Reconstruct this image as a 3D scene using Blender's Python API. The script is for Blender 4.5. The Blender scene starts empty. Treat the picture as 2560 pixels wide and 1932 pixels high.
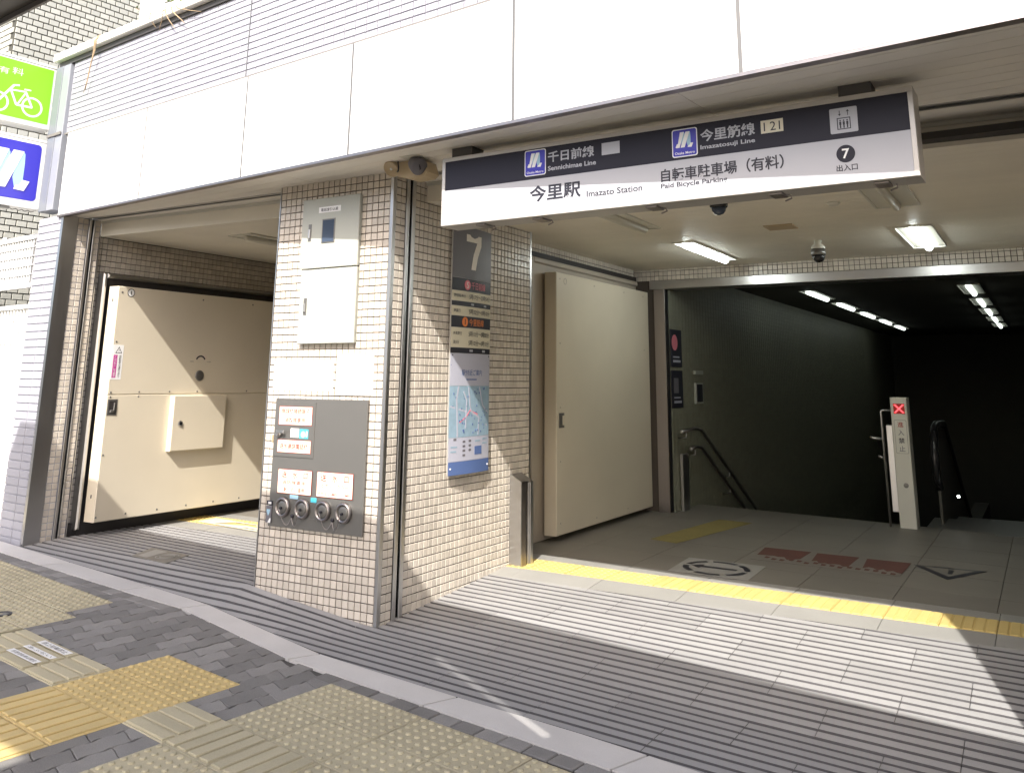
import bpy, math, random
from mathutils import Vector, Matrix
random.seed(7)
sc = bpy.context.scene
col = sc.collection
R = math.radians

# ------------------------------------------------------------------ camera
F_PX, YAW, PITCH, ROLL = 2157.7, -0.5347, 0.2217, 0.0070
CAM = Vector((3.5625, -4.3384, 1.3825))
fwd = Vector((math.sin(YAW)*math.cos(PITCH), math.cos(YAW)*math.cos(PITCH), math.sin(PITCH)))
rgt = Vector((math.cos(YAW), -math.sin(YAW), 0))
upv = rgt.cross(fwd)
r2 = rgt*math.cos(ROLL) + upv*math.sin(ROLL)
u2 = -rgt*math.sin(ROLL) + upv*math.cos(ROLL)
cd = bpy.data.cameras.new('camera')
cam = bpy.data.objects.new('camera', cd)
col.objects.link(cam)
cam.matrix_world = Matrix(((r2.x, u2.x, -fwd.x, CAM.x), (r2.y, u2.y, -fwd.y, CAM.y), (r2.z, u2.z, -fwd.z, CAM.z), (0, 0, 0, 1)))
cd.sensor_width = 36; cd.sensor_fit = 'HORIZONTAL'
cd.lens = F_PX/2560*36
cd.shift_x = -28.8/2560; cd.shift_y = -503.1/2560
cd.clip_start = 0.05; cd.clip_end = 600
sc.camera = cam

# ------------------------------------------------------------------ light
SUN = Vector((-0.332, 1.037, -1.0)).normalized()
elev = math.asin(-SUN.z)
w = bpy.data.worlds.new('World'); sc.world = w; w.use_nodes = True
nt = w.node_tree
sky = nt.nodes.new('ShaderNodeTexSky'); sky.sky_type = 'NISHITA'; sky.sun_disc = False
sky.sun_elevation = elev; sky.sun_rotation = math.atan2(-SUN.x, -SUN.y)
sky.dust_density = 4.0; sky.air_density = 0.8; sky.ozone_density = 0.3
bg = nt.nodes['Background']; nt.links.new(sky.outputs[0], bg.inputs[0]); bg.inputs[1].default_value = 0.15
sl = bpy.data.lights.new('sun', 'SUN'); sl.energy = 3.0; sl.angle = R(0.53); sl.color = (1.0, 0.955, 0.88)
so = bpy.data.objects.new('sun', sl); col.objects.link(so)
so.rotation_euler = SUN.to_track_quat('-Z', 'Y').to_euler(); so.location = (8, -20, 20)
sc.view_settings.view_transform = 'Standard'; sc.view_settings.look = 'None'
sc.view_settings.gamma = 1.0; sc.view_settings.use_curve_mapping = False
sc.view_settings.exposure = 1.42
sc.render.engine = 'CYCLES'
sc.cycles.max_bounces = 10; sc.cycles.diffuse_bounces = 6; sc.cycles.glossy_bounces = 4
sc.cycles.caustics_reflective = False; sc.cycles.caustics_refractive = False
sc.cycles.sample_clamp_indirect = 6

# ------------------------------------------------------------------ materials
def mat(name, rgb, rough=0.6, metal=0.0, var=0.06, scale=6.0, fine=0.0, fscale=120.0, island=0.0, bump=0.0, bscale=60.0, emit=None, estr=1.0, stain=0.0, sscale=2.0, spec=0.5, aniso=None):
    m = bpy.data.materials.new(name); m.use_nodes = True
    n = m.node_tree.nodes; l = m.node_tree.links; b = n['Principled BSDF']
    b.inputs['Roughness'].default_value = rough; b.inputs['Metallic'].default_value = metal
    b.inputs['Specular IOR Level'].default_value = spec
    tc = n.new('ShaderNodeNewGeometry')
    cur = None
    def mul(a, fac_socket, lo, hi):
        mr = n.new('ShaderNodeMapRange'); mr.inputs['To Min'].default_value = lo; mr.inputs['To Max'].default_value = hi
        l.new(fac_socket, mr.inputs['Value'])
        vm = n.new('ShaderNodeVectorMath'); vm.operation = 'SCALE'
        if a is None: vm.inputs[0].default_value = rgb
        else: l.new(a, vm.inputs[0])
        l.new(mr.outputs[0], vm.inputs['Scale'])
        return vm.outputs[0]
    def noise(s, det=4, sx=None):
        t = n.new('ShaderNodeTexNoise'); t.inputs['Scale'].default_value = s; t.inputs['Detail'].default_value = det
        if sx:
            mp = n.new('ShaderNodeMapping'); mp.inputs['Scale'].default_value = sx
            l.new(tc.outputs['Position'], mp.inputs[0]); l.new(mp.outputs[0], t.inputs['Vector'])
        else: l.new(tc.outputs['Position'], t.inputs['Vector'])
        return t.outputs[0]
    if var: cur = mul(cur, noise(scale), 1-2*var, 1+2*var)
    if fine: cur = mul(cur, noise(fscale, 2), 1-2.4*fine, 1+2.4*fine)
    if island:
        oi = n.new('ShaderNodeObjectInfo')
        ad = n.new('ShaderNodeMath'); ad.operation = 'ADD'
        l.new(oi.outputs['Random'], ad.inputs[0]); l.new(tc.outputs['Random Per Island'], ad.inputs[1])
        fr = n.new('ShaderNodeMath'); fr.operation = 'FRACT'; l.new(ad.outputs[0], fr.inputs[0])
        cur = mul(cur, fr.outputs[0], 1-island, 1+island)
    if stain:
        mp = noise(sscale, 6)
        cur = mul(cur, mp, 1-2.5*stain, 1+1.5*stain)
    if cur is None: b.inputs['Base Color'].default_value = (*rgb, 1)
    else: l.new(cur, b.inputs['Base Color'])
    if bump:
        bp = n.new('ShaderNodeBump'); bp.inputs['Strength'].default_value = bump; bp.inputs['Distance'].default_value = 0.004
        l.new(noise(bscale, 3), bp.inputs['Height']); l.new(bp.outputs[0], b.inputs['Normal'])
    if aniso:   # brushed streaks: stretched noise in roughness
        t = noise(40, 3, aniso)
        mr = n.new('ShaderNodeMapRange'); mr.inputs['To Min'].default_value = rough-0.12; mr.inputs['To Max'].default_value = rough+0.12
        l.new(t, mr.inputs['Value']); l.new(mr.outputs[0], b.inputs['Roughness'])
    if emit:
        b.inputs['Emission Color'].default_value = (*emit, 1); b.inputs['Emission Strength'].default_value = estr
    return m
M = {}
M['tile'] = mat('beige_tile', (0.61, 0.555, 0.485), 0.3, var=0.035, island=0.12, stain=0.025, fine=0.02)
M['grout'] = mat('grout', (0.095, 0.078, 0.066), 0.9, var=0.05)
M['graytile'] = mat('lilac_grey_tile', (0.34, 0.34, 0.385), 0.42, var=0.04, island=0.05, fine=0.02)
M['graygrout'] = mat('grey_grout', (0.42, 0.42, 0.47), 0.9)
M['groove'] = mat('groove_dark', (0.075, 0.072, 0.075), 0.9, var=0.1)  # darker tone on the groove floors and sides
M['channel'] = mat('sign_channel_paint', (0.16, 0.175, 0.205), 0.4, var=0.02)
M['channel2'] = mat('sign_cover_paint', (0.24, 0.255, 0.29), 0.4, var=0.02)
M['dullred'] = mat('worn_red_print', (0.12, 0.045, 0.035), 0.7, var=0.1, fine=0.1, fscale=90)
M['dullyellow'] = mat('worn_yellow_print', (0.22, 0.18, 0.06), 0.8, var=0.12, fine=0.1, fscale=60)
M['white'] = mat('white_panel', (0.72, 0.72, 0.70), 0.35, var=0.01, scale=1.5)
M['cap'] = mat('cap_paint', (0.74, 0.72, 0.66), 0.6, var=0.04, stain=0.05)
M['dark'] = mat('dark_gap', (0.035, 0.032, 0.03), 0.8, var=0)
M['soffit'] = mat('soffit_board', (0.84, 0.81, 0.75), 0.45, var=0.02, scale=2, stain=0.03, island=0.02)
M['ceil'] = mat('ceiling_board', (0.84, 0.80, 0.70), 0.5, var=0.03, scale=1.5, stain=0.04, island=0.015)
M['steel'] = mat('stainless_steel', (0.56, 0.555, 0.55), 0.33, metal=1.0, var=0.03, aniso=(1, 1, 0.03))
M['steeldk'] = mat('shadowed_rail_steel', (0.34, 0.31, 0.30), 0.38, metal=1.0, var=0.03, aniso=(1, 1, 0.03))  # darker copy of the stainless steel, shade put into its colour
M['gate'] = mat('cream_gate_paint', (0.66, 0.595, 0.475), 0.42, var=0.02, scale=3, stain=0.035, sscale=1.6)
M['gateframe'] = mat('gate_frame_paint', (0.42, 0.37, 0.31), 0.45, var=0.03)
M['gasket'] = mat('black_rubber', (0.025, 0.022, 0.022), 0.6, var=0)
M['granite'] = mat('grey_granite', (0.315, 0.312, 0.315), 0.62, var=0.05, scale=3, fine=0.11, fscale=420, island=0.07, stain=0.05, sscale=1.3)
M['granite2'] = mat('grey_granite_smooth', (0.30, 0.295, 0.28), 0.5, var=0.05, scale=3, fine=0.12, fscale=380, island=0.06, stain=0.06)
M['curb'] = mat('curb_stone', (0.56, 0.54, 0.52), 0.8, var=0.04, scale=4, fine=0.06, fscale=260, island=0.07, stain=0.04)
M['paveunder'] = mat('joint_sand', (0.075, 0.07, 0.065), 0.95, var=0.1)
M['yellow'] = mat('yellow_tactile', (0.60, 0.46, 0.21), 0.7, var=0.06, scale=3, fine=0.06, fscale=200, island=0.08, stain=0.08)
M['brightyellow'] = mat('bright_yellow_tactile', (0.60, 0.46, 0.17), 0.6, var=0.04, fine=0.03, island=0.05)
M['pale'] = mat('pale_tactile', (0.47, 0.42, 0.29), 0.75, var=0.06, scale=3, fine=0.07, fscale=200, island=0.09, stain=0.06)
M['block'] = mat('grey_interlocking_block', (0.225, 0.215, 0.205), 0.85, var=0.06, scale=8, fine=0.13, fscale=230, island=0.22, stain=0.06, bump=0.3, bscale=260)
M['floor'] = mat('inner_floor', (0.20, 0.185, 0.16), 0.5, var=0.06, scale=1.2, fine=0.05, fscale=220, island=0.05, stain=0.1)
M['asphalt'] = mat('asphalt', (0.06, 0.06, 0.062), 0.9, var=0.1, fine=0.1)
M['brick'] = mat('white_wall_brick', (0.43, 0.43, 0.385), 0.55, var=0.04, scale=14, island=0.08, fine=0.03)
M['brickgrout'] = mat('brick_mortar', (0.06, 0.06, 0.05), 0.9)
M['fence'] = mat('white_fence_steel', (0.74, 0.74, 0.72), 0.4, var=0)
M['navy'] = mat('sign_navy', (0.018, 0.018, 0.030), 0.5, var=0.02, spec=0.3)
M['signwhite'] = mat('sign_white', (0.43, 0.44, 0.48), 0.3, var=0.01)
M['signframe'] = mat('sign_frame', (0.52, 0.50, 0.47), 0.35, metal=0.3, var=0.01)
M['blue'] = mat('metro_blue', (0.035, 0.03, 0.42), 0.3, var=0)
M['logoshade'] = mat('logo_pale_blue', (0.33, 0.52, 0.66), 0.3, var=0)
M['ink'] = mat('black_ink', (0.02, 0.02, 0.03), 0.4, var=0)
M['red'] = mat('red_ink', (0.36, 0.03, 0.02), 0.5, var=0)
M['purewhite'] = mat('white_print', (0.82, 0.82, 0.82), 0.4, var=0)
M['cream'] = mat('cream_print', (0.68, 0.64, 0.5), 0.4, var=0)
M['green'] = mat('lime_sign', (0.22, 0.62, 0.02), 0.35, var=0)
M['boxgrey'] = mat('cabinet_grey', (0.41, 0.425, 0.385), 0.45, var=0.01)
M['panelgrey'] = mat('panel_brushed', (0.19, 0.185, 0.175), 0.38, metal=0.55, var=0.03, scale=3)
M['labelbg'] = mat('label_cream', (0.82, 0.70, 0.58), 0.4, var=0.02)
M['glass'] = mat('dark_glass', (0.05, 0.07, 0.11), 0.12, var=0)
M['blackplastic'] = mat('black_plastic', (0.02, 0.02, 0.022), 0.25, var=0)
M['beigeplastic'] = mat('beige_housing', (0.50, 0.40, 0.26), 0.5, var=0.03)
M['lamp'] = mat('lamp_white', (0.8, 0.8, 0.8), 0.4, var=0, emit=(0.93, 1.0, 0.97), estr=11.0)
M['lampdim'] = mat('lamp_far', (0.8, 0.8, 0.8), 0.4, var=0, emit=(0.9, 1.0, 0.93), estr=1.1)
M['lampoff'] = mat('lamp_unlit', (0.62, 0.60, 0.52), 0.4, var=0)
M['lampbody'] = mat('lamp_body', (0.66, 0.65, 0.58), 0.4, var=0)
M['ledred'] = mat('led_red', (0.4, 0.02, 0.02), 0.4, var=0, emit=(1.0, 0.06, 0.07), estr=1.3)
M['led_bg'] = mat('led_dark', (0.05, 0.0, 0.0), 0.4, var=0, emit=(0.3, 0.0, 0.0), estr=0.25)
M['pinkneon'] = mat('pink_print', (0.75, 0.22, 0.28), 0.5, var=0)
M['orange'] = mat('orange_print', (0.80, 0.24, 0.06), 0.5, var=0)
M['magenta'] = mat('magenta_print', (0.50, 0.03, 0.28), 0.5, var=0)
M['slate'] = mat('slate_sign', (0.15, 0.145, 0.165), 0.4, var=0.02)
M['mapblue'] = mat('map_blue', (0.28, 0.40, 0.50), 0.4, var=0.10, scale=22)
M['mapwhite'] = mat('map_white', (0.46, 0.47, 0.56), 0.4, var=0.01)
M['mapnavy'] = mat('map_footer', (0.10, 0.16, 0.36), 0.4, var=0)
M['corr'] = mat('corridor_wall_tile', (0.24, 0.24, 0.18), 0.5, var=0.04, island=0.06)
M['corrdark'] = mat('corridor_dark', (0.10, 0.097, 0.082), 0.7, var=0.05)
M['teal'] = mat('teal_sticker', (0.08, 0.48, 0.60), 0.4, var=0)
M['leaf'] = mat('weed_leaf', (0.09, 0.14, 0.03), 0.6, var=0.2, island=0.3)
M['stem'] = mat('dry_stem', (0.36, 0.27, 0.17), 0.8, var=0.15)
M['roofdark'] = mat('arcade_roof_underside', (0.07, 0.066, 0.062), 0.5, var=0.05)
M['roofedge'] = mat('arcade_roof_edge', (0.17, 0.16, 0.15), 0.5, var=0.05)
M['iron'] = mat('manhole_iron', (0.20, 0.19, 0.17), 0.55, metal=0.2, var=0.08)
M['concrete'] = mat('street_building_wall', (0.42, 0.40, 0.37), 0.85, var=0.06)
M['paleblue'] = mat('bluish_pane', (0.45, 0.58, 0.66), 0.2, var=0.03)

# ------------------------------------------------------------------ mesh helpers
class MB:
    def __init__(s): s.v = []; s.f = []; s.m2 = None; s.fm = {}
    def quad(s, *p):
        i = len(s.v); s.v += [tuple(q) for q in p]; s.f.append(tuple(range(i, i+len(p)))); return s
    def box(s, F, u0, u1, v0, v1, n0, n1, bev=0.0):
        if bev:
            b = bev; P = []
            for (n, e) in ((n0, 0), (n1-b, 0), (n1, b)):
                for (u, v) in ((u0+e, v0+e), (u1-e, v0+e), (u1-e, v1-e), (u0+e, v1-e)): P.append(F(u, v, n))
            i = len(s.v); s.v += [tuple(p) for p in P]
            s.f.append((i+3, i+2, i+1, i))
            for r in (0, 4):
                for k in range(4): s.f.append((i+r+k, i+r+(k+1) % 4, i+r+4+(k+1) % 4, i+r+4+k))
            s.f.append((i+8, i+9, i+10, i+11)); return s
        P = [F(u, v, n) for n in (n0, n1) for (u, v) in ((u0, v0), (u1, v0), (u1, v1), (u0, v1))]
        i = len(s.v); s.v += [tuple(p) for p in P]
        for f in ((3, 2, 1, 0), (4, 5, 6, 7), (0, 1, 5, 4), (1, 2, 6, 5), (2, 3, 7, 6), (3, 0, 4, 7)): s.f.append(tuple(i+k for k in f))
        return s
    def prism(s, F, pts, n0, n1):
        k = len(pts); i = len(s.v)
        s.v += [tuple(F(u, v, n0)) for u, v in pts] + [tuple(F(u, v, n1)) for u, v in pts]
        s.f.append(tuple(i+k-1-j for j in range(k))); s.f.append(tuple(i+k+j for j in range(k)))
        for j in range(k): s.f.append((i+j, i+(j+1) % k, i+k+(j+1) % k, i+k+j))
        return s
    def ring(s, F, cu, cv, ri, ro, n0, n1, a0=0, a1=360, seg=24, ey=1.0):
        full = abs(a1-a0) >= 360
        k = seg; i = len(s.v)
        for j in range(k+1):
            a = R(a0+(a1-a0)*j/k); c, q = math.cos(a), math.sin(a)*ey
            for (r, n) in ((ri, n0), (ro, n0), (ro, n1), (ri, n1)): s.v.append(tuple(F(cu+r*c, cv+r*q, n)))
        for j in range(k):
            a = i+4*j; b = a+4
            for (p, q) in ((0, 1), (1, 2), (2, 3), (3, 0)): s.f.append((a+p, b+p, b+q, a+q))
        if not full:
            s.f.append((i, i+1, i+2, i+3)); e = i+4*k; s.f.append((e+3, e+2, e+1, e))
        return s
    def disc(s, F, cu, cv, r, n0, n1, seg=20, ey=1.0):
        return s.prism(F, [(cu+r*math.cos(2*math.pi*j/seg), cv+r*ey*math.sin(2*math.pi*j/seg)) for j in range(seg)], n0, n1)
    def lathe(s, O, A, prof, seg=20):
        A = Vector(A).normalized(); X = A.orthogonal().normalized(); Y = A.cross(X); O = Vector(O); i = len(s.v)
        for (r, h) in prof:
            for j in range(seg):
                t = 2*math.pi*j/seg; s.v.append(tuple(O + A*h + X*(r*math.cos(t)) + Y*(r*math.sin(t))))
        for q in range(len(prof)-1):
            for j in range(seg):
                a = i+q*seg+j; b = i+q*seg+(j+1) % seg; s.f.append((a, b, b+seg, a+seg))
        s.f.append(tuple(i+seg-1-j for j in range(seg))); e = i+(len(prof)-1)*seg; s.f.append(tuple(e+j for j in range(seg)))
        return s
    def tube(s, pts, r, seg=8):
        pts = [Vector(p) for p in pts]; i = len(s.v); k = len(pts)
        rr = r if isinstance(r, (list, tuple)) else [r]*k
        X = None
        for q in range(k):
            d = (pts[min(q+1, k-1)]-pts[max(q-1, 0)]).normalized()
            if X is None: X = d.orthogonal().normalized()
            else: X = (X-d*X.dot(d)).normalized()
            Y = d.cross(X)
            for j in range(seg):
                t = 2*math.pi*j/seg; s.v.append(tuple(pts[q]+X*(rr[q]*math.cos(t))+Y*(rr[q]*math.sin(t))))
        for q in range(k-1):
            for j in range(seg):
                a = i+q*seg+j; b = i+q*seg+(j+1) % seg; s.f.append((a, b, b+seg, a+seg))
        s.f.append(tuple(i+seg-1-j for j in range(seg))); e = i+(k-1)*seg; s.f.append(tuple(e+j for j in range(seg)))
        return s
    def build(s, name, m, parent=None, smooth=False):
        me = bpy.data.meshes.new(name); me.from_pydata(s.v, [], s.f); me.update()
        me.materials.append(m)
        if s.m2:
            me.materials.append(s.m2)
            for k_ in s.fm: me.polygons[k_].material_index = 1
        if smooth:
            for p in me.polygons: p.use_smooth = True
        o = bpy.data.objects.new(name, me); col.objects.link(o)
        if parent is not None: adopt(o, parent)
        return o
def origin_of(p):
    v = Vector(p.location)
    while p.parent is not None:
        p = p.parent; v = Vector(p.location) if p.type == 'EMPTY' else Vector((0, 0, 0)); break
    return v
def root_loc(p):
    while p.parent is not None: p = p.parent
    return Vector(p.location)
def adopt(o, parent):
    o.parent = parent
    o.matrix_parent_inverse = Matrix.Translation(-root_loc(parent)) if parent.parent is None else Matrix.Identity(4)
# children of a root keep world coordinates (inverse of the root's translation); children of a part (mesh at world coordinates) need none
def tag(o, label=None, cat=None, group=None, kind=None):
    if label: o['label'] = label
    if cat: o['category'] = cat
    if group: o['group'] = group
    if kind: o['kind'] = kind
    return o
def thing(name, loc, label, cat, group=None):
    o = bpy.data.objects.new(name, None); o.empty_display_size = 0.1; col.objects.link(o); o.location = loc
    return tag(o, label, cat, group)
def inst(src_mesh, name, loc, rot, parent):
    o = bpy.data.objects.new(name, src_mesh); col.objects.link(o)
    o.location = loc; o.rotation_euler = rot
    if parent is not None: adopt(o, parent)
    return o

class Fr:
    def __init__(s, O, U, V, N): s.O = Vector(O); s.U = Vector(U); s.V = Vector(V); s.N = Vector(N)
    def __call__(s, u, v, n=0.0): return s.O + s.U*u + s.V*v + s.N*n
    def euler(s): return Matrix((s.U, s.V, s.N)).transposed().to_euler()
th = math.atan(-0.096)
A = Vector((math.cos(th), math.sin(th), 0)); NN = Vector((-math.sin(th), math.cos(th), 0)); ZV = Vector((0, 0, 1))
FO = Vector((0, -0.467, 0))
FF = Fr(FO, A, ZV, -NN)                                   # facade plane
PF = Fr((0, 0, 0), (1, 0, 0), (0, 0, 1), (0, -1, 0))      # pillar front
PS = Fr((0, 0, 0), (0, 1, 0), (0, 0, 1), (1, 0, 0))       # pillar side
XL = -3.432
LW = Fr((XL, 0, 0), (0, 1, 0), (0, 0, 1), (1, 0, 0))      # left reveal
W = Fr((0, 0, 0), (1, 0, 0), (0, 1, 0), (0, 0, 1))        # world xy plan
def plan(F0): return F0

def in_view(p, mx=0.06):
    q = Vector(p)-CAM; d = q.dot(fwd)
    if d < 0.2: return None
    u = 1308.8+F_PX*q.dot(r2)/d; v = 462.9-F_PX*q.dot(u2)/d
    return (u, v, d) if (-mx*2560 < u < 2560*(1+mx) and -mx*1932 < v < 1932*(1+mx)) else None

# a field of tiles: the 300 that show largest are objects, the rest one stuff mesh
def tile_mesh(name, w_, h_, t, m, bev=0.0022):
    mb = MB(); F = Fr((0, 0, 0), (1, 0, 0), (0, 1, 0), (0, 0, 1))
    mb.box(F, -w_/2, w_/2, -h_/2, h_/2, -0.008, t, bev)
    me = bpy.data.meshes.new(name); me.from_pydata(mb.v, [], mb.f); me.update(); me.materials.append(m); return me
class Field:
    def __init__(s, root): s.root = root; s.items = []
    def add(s, F, u0, v0, nu, nv, pu, pv, gap, skip=None, stag=0.0, umax=None):
        for j in range(nv):
            for i in range(nu):
                cu = u0+(i+0.5)*pu+(stag*pu if j % 2 else 0); cv = v0+(j+0.5)*pv; wu = pu-gap
                if umax is not None:
                    a = cu-wu/2; b = min(cu+wu/2, umax)
                    if b-a < 0.012: continue
                    cu = (a+b)/2; wu = b-a
                if skip and skip(cu, cv): continue
                s.items.append((F, cu, cv, wu, pv-gap))
        return s
    def finish(s, m, name='tile', limit=300, t=0.005, mass='tile_field'):
        sc_ = []
        for k, (F, cu, cv, wu, wv) in enumerate(s.items):
            p = F(cu, cv, t); q = in_view(p, 0.0)
            fac = max(0.0, (CAM-p).normalized().dot(F.N))
            sc_.append((-(wu*wv*fac/(q[2]**2)) if q else 1.0, k))
        sc_.sort(); meshes = {}; mb = MB()
        for r_, (sv, k) in enumerate(sc_):
            F, cu, cv, wu, wv = s.items[k]
            if r_ < limit and sv < 0:
                key = (round(wu, 4), round(wv, 4))
                if key not in meshes: meshes[key] = tile_mesh(name, wu, wv, t, m)
                dz = random.uniform(-0.0004, 0.0004)
                inst(meshes[key], name, F(cu, cv, dz), F.euler(), s.root)
            else: mb.box(F, cu-wu/2, cu+wu/2, cv-wv/2, cv+wv/2, -0.008, t, 0.0022)
        if mb.v: tag(mb.build(mass, m, s.root), kind='stuff')

def text(s, F, u0, u1, v0, v1, m, parent, n=0.0012, name='lettering', off=0.0, keep=False, vertical=False):
    cu = bpy.data.curves.new(name, 'FONT'); cu.body = s; cu.size = 1.0; cu.offset = off; cu.resolution_u = 3
    cu.align_x = 'LEFT'
    if vertical: cu.body = '\n'.join(s); cu.space_line = 0.86; cu.align_x = 'CENTER'
    t = bpy.data.objects.new('tmp', cu)
    me = bpy.data.meshes.new_from_object(t)
    bpy.data.objects.remove(t); bpy.data.curves.remove(cu)
    xs = [v.co.x for v in me.vertices]; ys = [v.co.y for v in me.vertices]
    if not xs: return None
    x0, x1, y0, y1 = min(xs), max(xs), min(ys), max(ys)
    sx = (u1-u0)/(x1-x0); sy = (v1-v0)/(y1-y0)
    if keep: sy = sx = min(sx, sy)
    for v in me.vertices: v.co = F(u0+(v.co.x-x0)*sx, v0+(v.co.y-y0)*sy, n)
    me.materials.clear(); me.materials.append(m); me.name = name
    o = bpy.data.objects.new(name, me); col.objects.link(o)
    if parent is not None: adopt(o, parent)
    return o

# ------------------------------------------------------------------ ground heights
CIN = [(-9, 0.15), (-3.344, -0.167), (-2.734, -0.204), (-1.798, -0.246), (-1.136, -0.289), (0.037, -0.532), (0.957, -0.577), (1.589, -0.585), (1.937, -0.607), (9, -1.06)]
COUT = [(-9, -0.05), (-3.23, -0.358), (-2.752, -0.385), (-1.741, -0.436), (-1.154, -0.454), (0.017, -0.699), (0.953, -0.763), (1.614, -0.806), (1.949, -0.830), (9, -1.29)]
def lerp_poly(P, x):
    for (a, b) in zip(P, P[1:]):
        if x <= b[0] or b is P[-1]:
            return a[1]+(b[1]-a[1])*(x-a[0])/(b[0]-a[0])
def S(x): return -0.052-0.042*x
def H(x, y):
    s = S(x); i = max(0.05-0.018*x, s)
    c = lerp_poly(CIN, x)
    if y <= c: return s
    if x >= 0:
        t = min(1.0, max(0.0, (y+0.02)/1.52)); return s+(i-s)*t
    if x > -1.02:
        h0 = 0.060-0.112*(x+1.02)/1.02
        if y <= 0: return s+(h0-s)*(y-c)/(0-c)
        return h0+(i-h0)*min(1.0, y/1.5)
    t = min(1.0, max(0.0, (y-c)/0.3))
    return s+(i-s)*t

def clip(poly, a, b, c):
    out = []
    for i in range(len(poly)):
        p, q = poly[i], poly[(i+1) % len(poly)]
        dp, dq = a*p[0]+b*p[1]-c, a*q[0]+b*q[1]-c
        if dp <= 0: out.append(p)
        if (dp < 0 < dq) or (dq < 0 < dp):
            t = dp/(dp-dq); out.append((p[0]+(q[0]-p[0])*t, p[1]+(q[1]-p[1])*t))
    return out

# ================================================================== SETTING: ground
mb = MB(); xs = [-60, -20, -9]+[-8+0.5*i for i in range(40)]+[14, 30, 60]; ys = [-60, -20, -8]+[-6+0.25*i for i in range(46)]+[5.45]
def gz(x, y):
    x = max(-9, min(9, x)); return (H(x, y)-0.13 if y > -0.6 else S(x)-0.03)-(0.12 if y < -5.6 else 0)
idx = {}
for i, x in enumerate(xs):
    for j, y in enumerate(ys): idx[i, j] = len(mb.v); mb.v.append((x, y, gz(x, y)))
for i in range(len(xs)-1):
    for j in range(len(ys)-1): mb.f.append((idx[i, j], idx[i+1, j], idx[i+1, j+1], idx[i, j+1]))
tag(mb.build('ground', M['paveunder']), 'dark joint sand and bedding under the paving', kind='structure')
mb = MB().quad((-60, 5.45, -0.1), (-3.6, 5.45, -0.1), (-3.6, 60, -0.1), (-60, 60, -0.1)).quad((3.9, 5.45, -0.1), (60, 5.45, -0.1), (60, 60, -0.1), (3.9, 60, -0.1)).quad((-3.6, 21, -0.1), (3.9, 21, -0.1), (3.9, 60, -0.1), (-3.6, 60, -0.1))
tag(mb.build('terrain', M['paveunder']), 'ground behind the station building', kind='structure')
mb = MB()
for (xa, xb) in zip(xs, xs[1:]):
    ca, cb = max(-9, min(9, xa)), max(-9, min(9, xb))
    mb.quad((xa, -20, S(ca)-0.13), (xb, -20, S(cb)-0.13), (xb, -5.9, S(cb)-0.13), (xa, -5.9, S(ca)-0.13))
tag(mb.build('road', M['asphalt']), 'asphalt road behind the sidewalk', kind='structure')

# ------------------------------------------------------------------ sidewalk
side = MB()
for (xa, xb) in zip(xs[2:-2], xs[3:-1]):
    ca, cb = max(-9, min(9, xa)), max(-9, min(9, xb))
    if lerp_poly(COUT, xa) is None: continue
    side.quad((xa, -5.8, S(ca)-0.012), (xb, -5.8, S(cb)-0.012), (xb, lerp_poly(COUT, xb), S(cb)-0.012), (xa, lerp_poly(COUT, xa), S(ca)-0.012))
sidewalk = tag(side.build('sidewalk', M['paveunder']), 'grey and yellow paved sidewalk', kind='structure')

g0 = (-0.588, -1.624); gth = -0.092; GC, GS_ = math.cos(gth), math.sin(gth); GP = 0.302
def gw(i, j, n=0.0):
    x = g0[0]+GP*(i*GC-j*GS_); y = g0[1]+GP*(i*GS_+j*GC)
    return Vector((x, y, S(x)+n))
GO = gw(0, 0); GU = (gw(1, 0)-GO)/GP; GV = (gw(0, 1)-GO)/GP; GN = GU.cross(GV).normalized()
GF = Fr(GO, GU, GV, GN)     # metres along the paving grid
LFr = Fr((0, 0, 0), (1, 0, 0), (0, 1, 0), (0, 0, 1))
def dotted_mesh(name, m, s=0.298, hgt=0.007):
    mb = MB(); mb.box(LFr, -s/2, s/2, -s/2, s/2, -0.03, 0, 0.003)
    for a in range(6):
        for b in range(6):
            u = -s/2+s*(a+0.5)/6; v = -s/2+s*(b+0.5)/6
            mb.lathe((u, v, -0.001), (0, 0, 1), [(0.0140, 0), (0.0130, hgt*0.7), (0.009, hgt+0.001)], 10)
    me = bpy.data.meshes.new(name); me.from_pydata(mb.v, [], mb.f); me.update(); me.materials.append(m); return me
def barred_mesh(name, m, s=0.298, nb=4, hgt=0.008):
    mb = MB(); mb.box(LFr, -s/2, s/2, -s/2, s/2, -0.03, 0, 0.003)
    for b in range(nb):
        v = -s/2+s*(b+0.5)/nb; hw = s/nb*0.37
        mb.box(LFr, -s/2+0.012, s/2-0.012, v-hw, v+hw, -0.001, hgt, 0.003)
    me = bpy.data.meshes.new(name); me.from_pydata(mb.v, [], mb.f); me.update(); me.materials.append(m); return me
DY, DP = dotted_mesh('dotted_yellow', M['yellow']), dotted_mesh('dotted_pale', M['pale'])
BY, BP = barred_mesh('barred_yellow', M['yellow']), barred_mesh('barred_pale', M['pale'])
def put_tile(i, j, me, turn=0, name='tactile_tile'):
    e = Matrix((GU, GV, GN)).transposed() @ Matrix.Rotation(turn, 3, 'Z')
    p = GF((i+0.5)*GP, (j+0.5)*GP, 0.001+random.uniform(-0.0008, 0.0008))
    e = e @ Matrix.Rotation(random.uniform(-0.004, 0.004), 3, 'X') @ Matrix.Rotation(random.uniform(-0.004, 0.004), 3, 'Y')
    inst(me, name, p, e.to_euler(), sidewalk)
for i in (0, 1):
    for j in (0, 1): put_tile(i, j, DY)
for i in (0, 1):
    for j in range(-6, 0): put_tile(i, j, BY, R(90))
for i in range(-3, 0): put_tile(i, 0, BP, 0)
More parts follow.
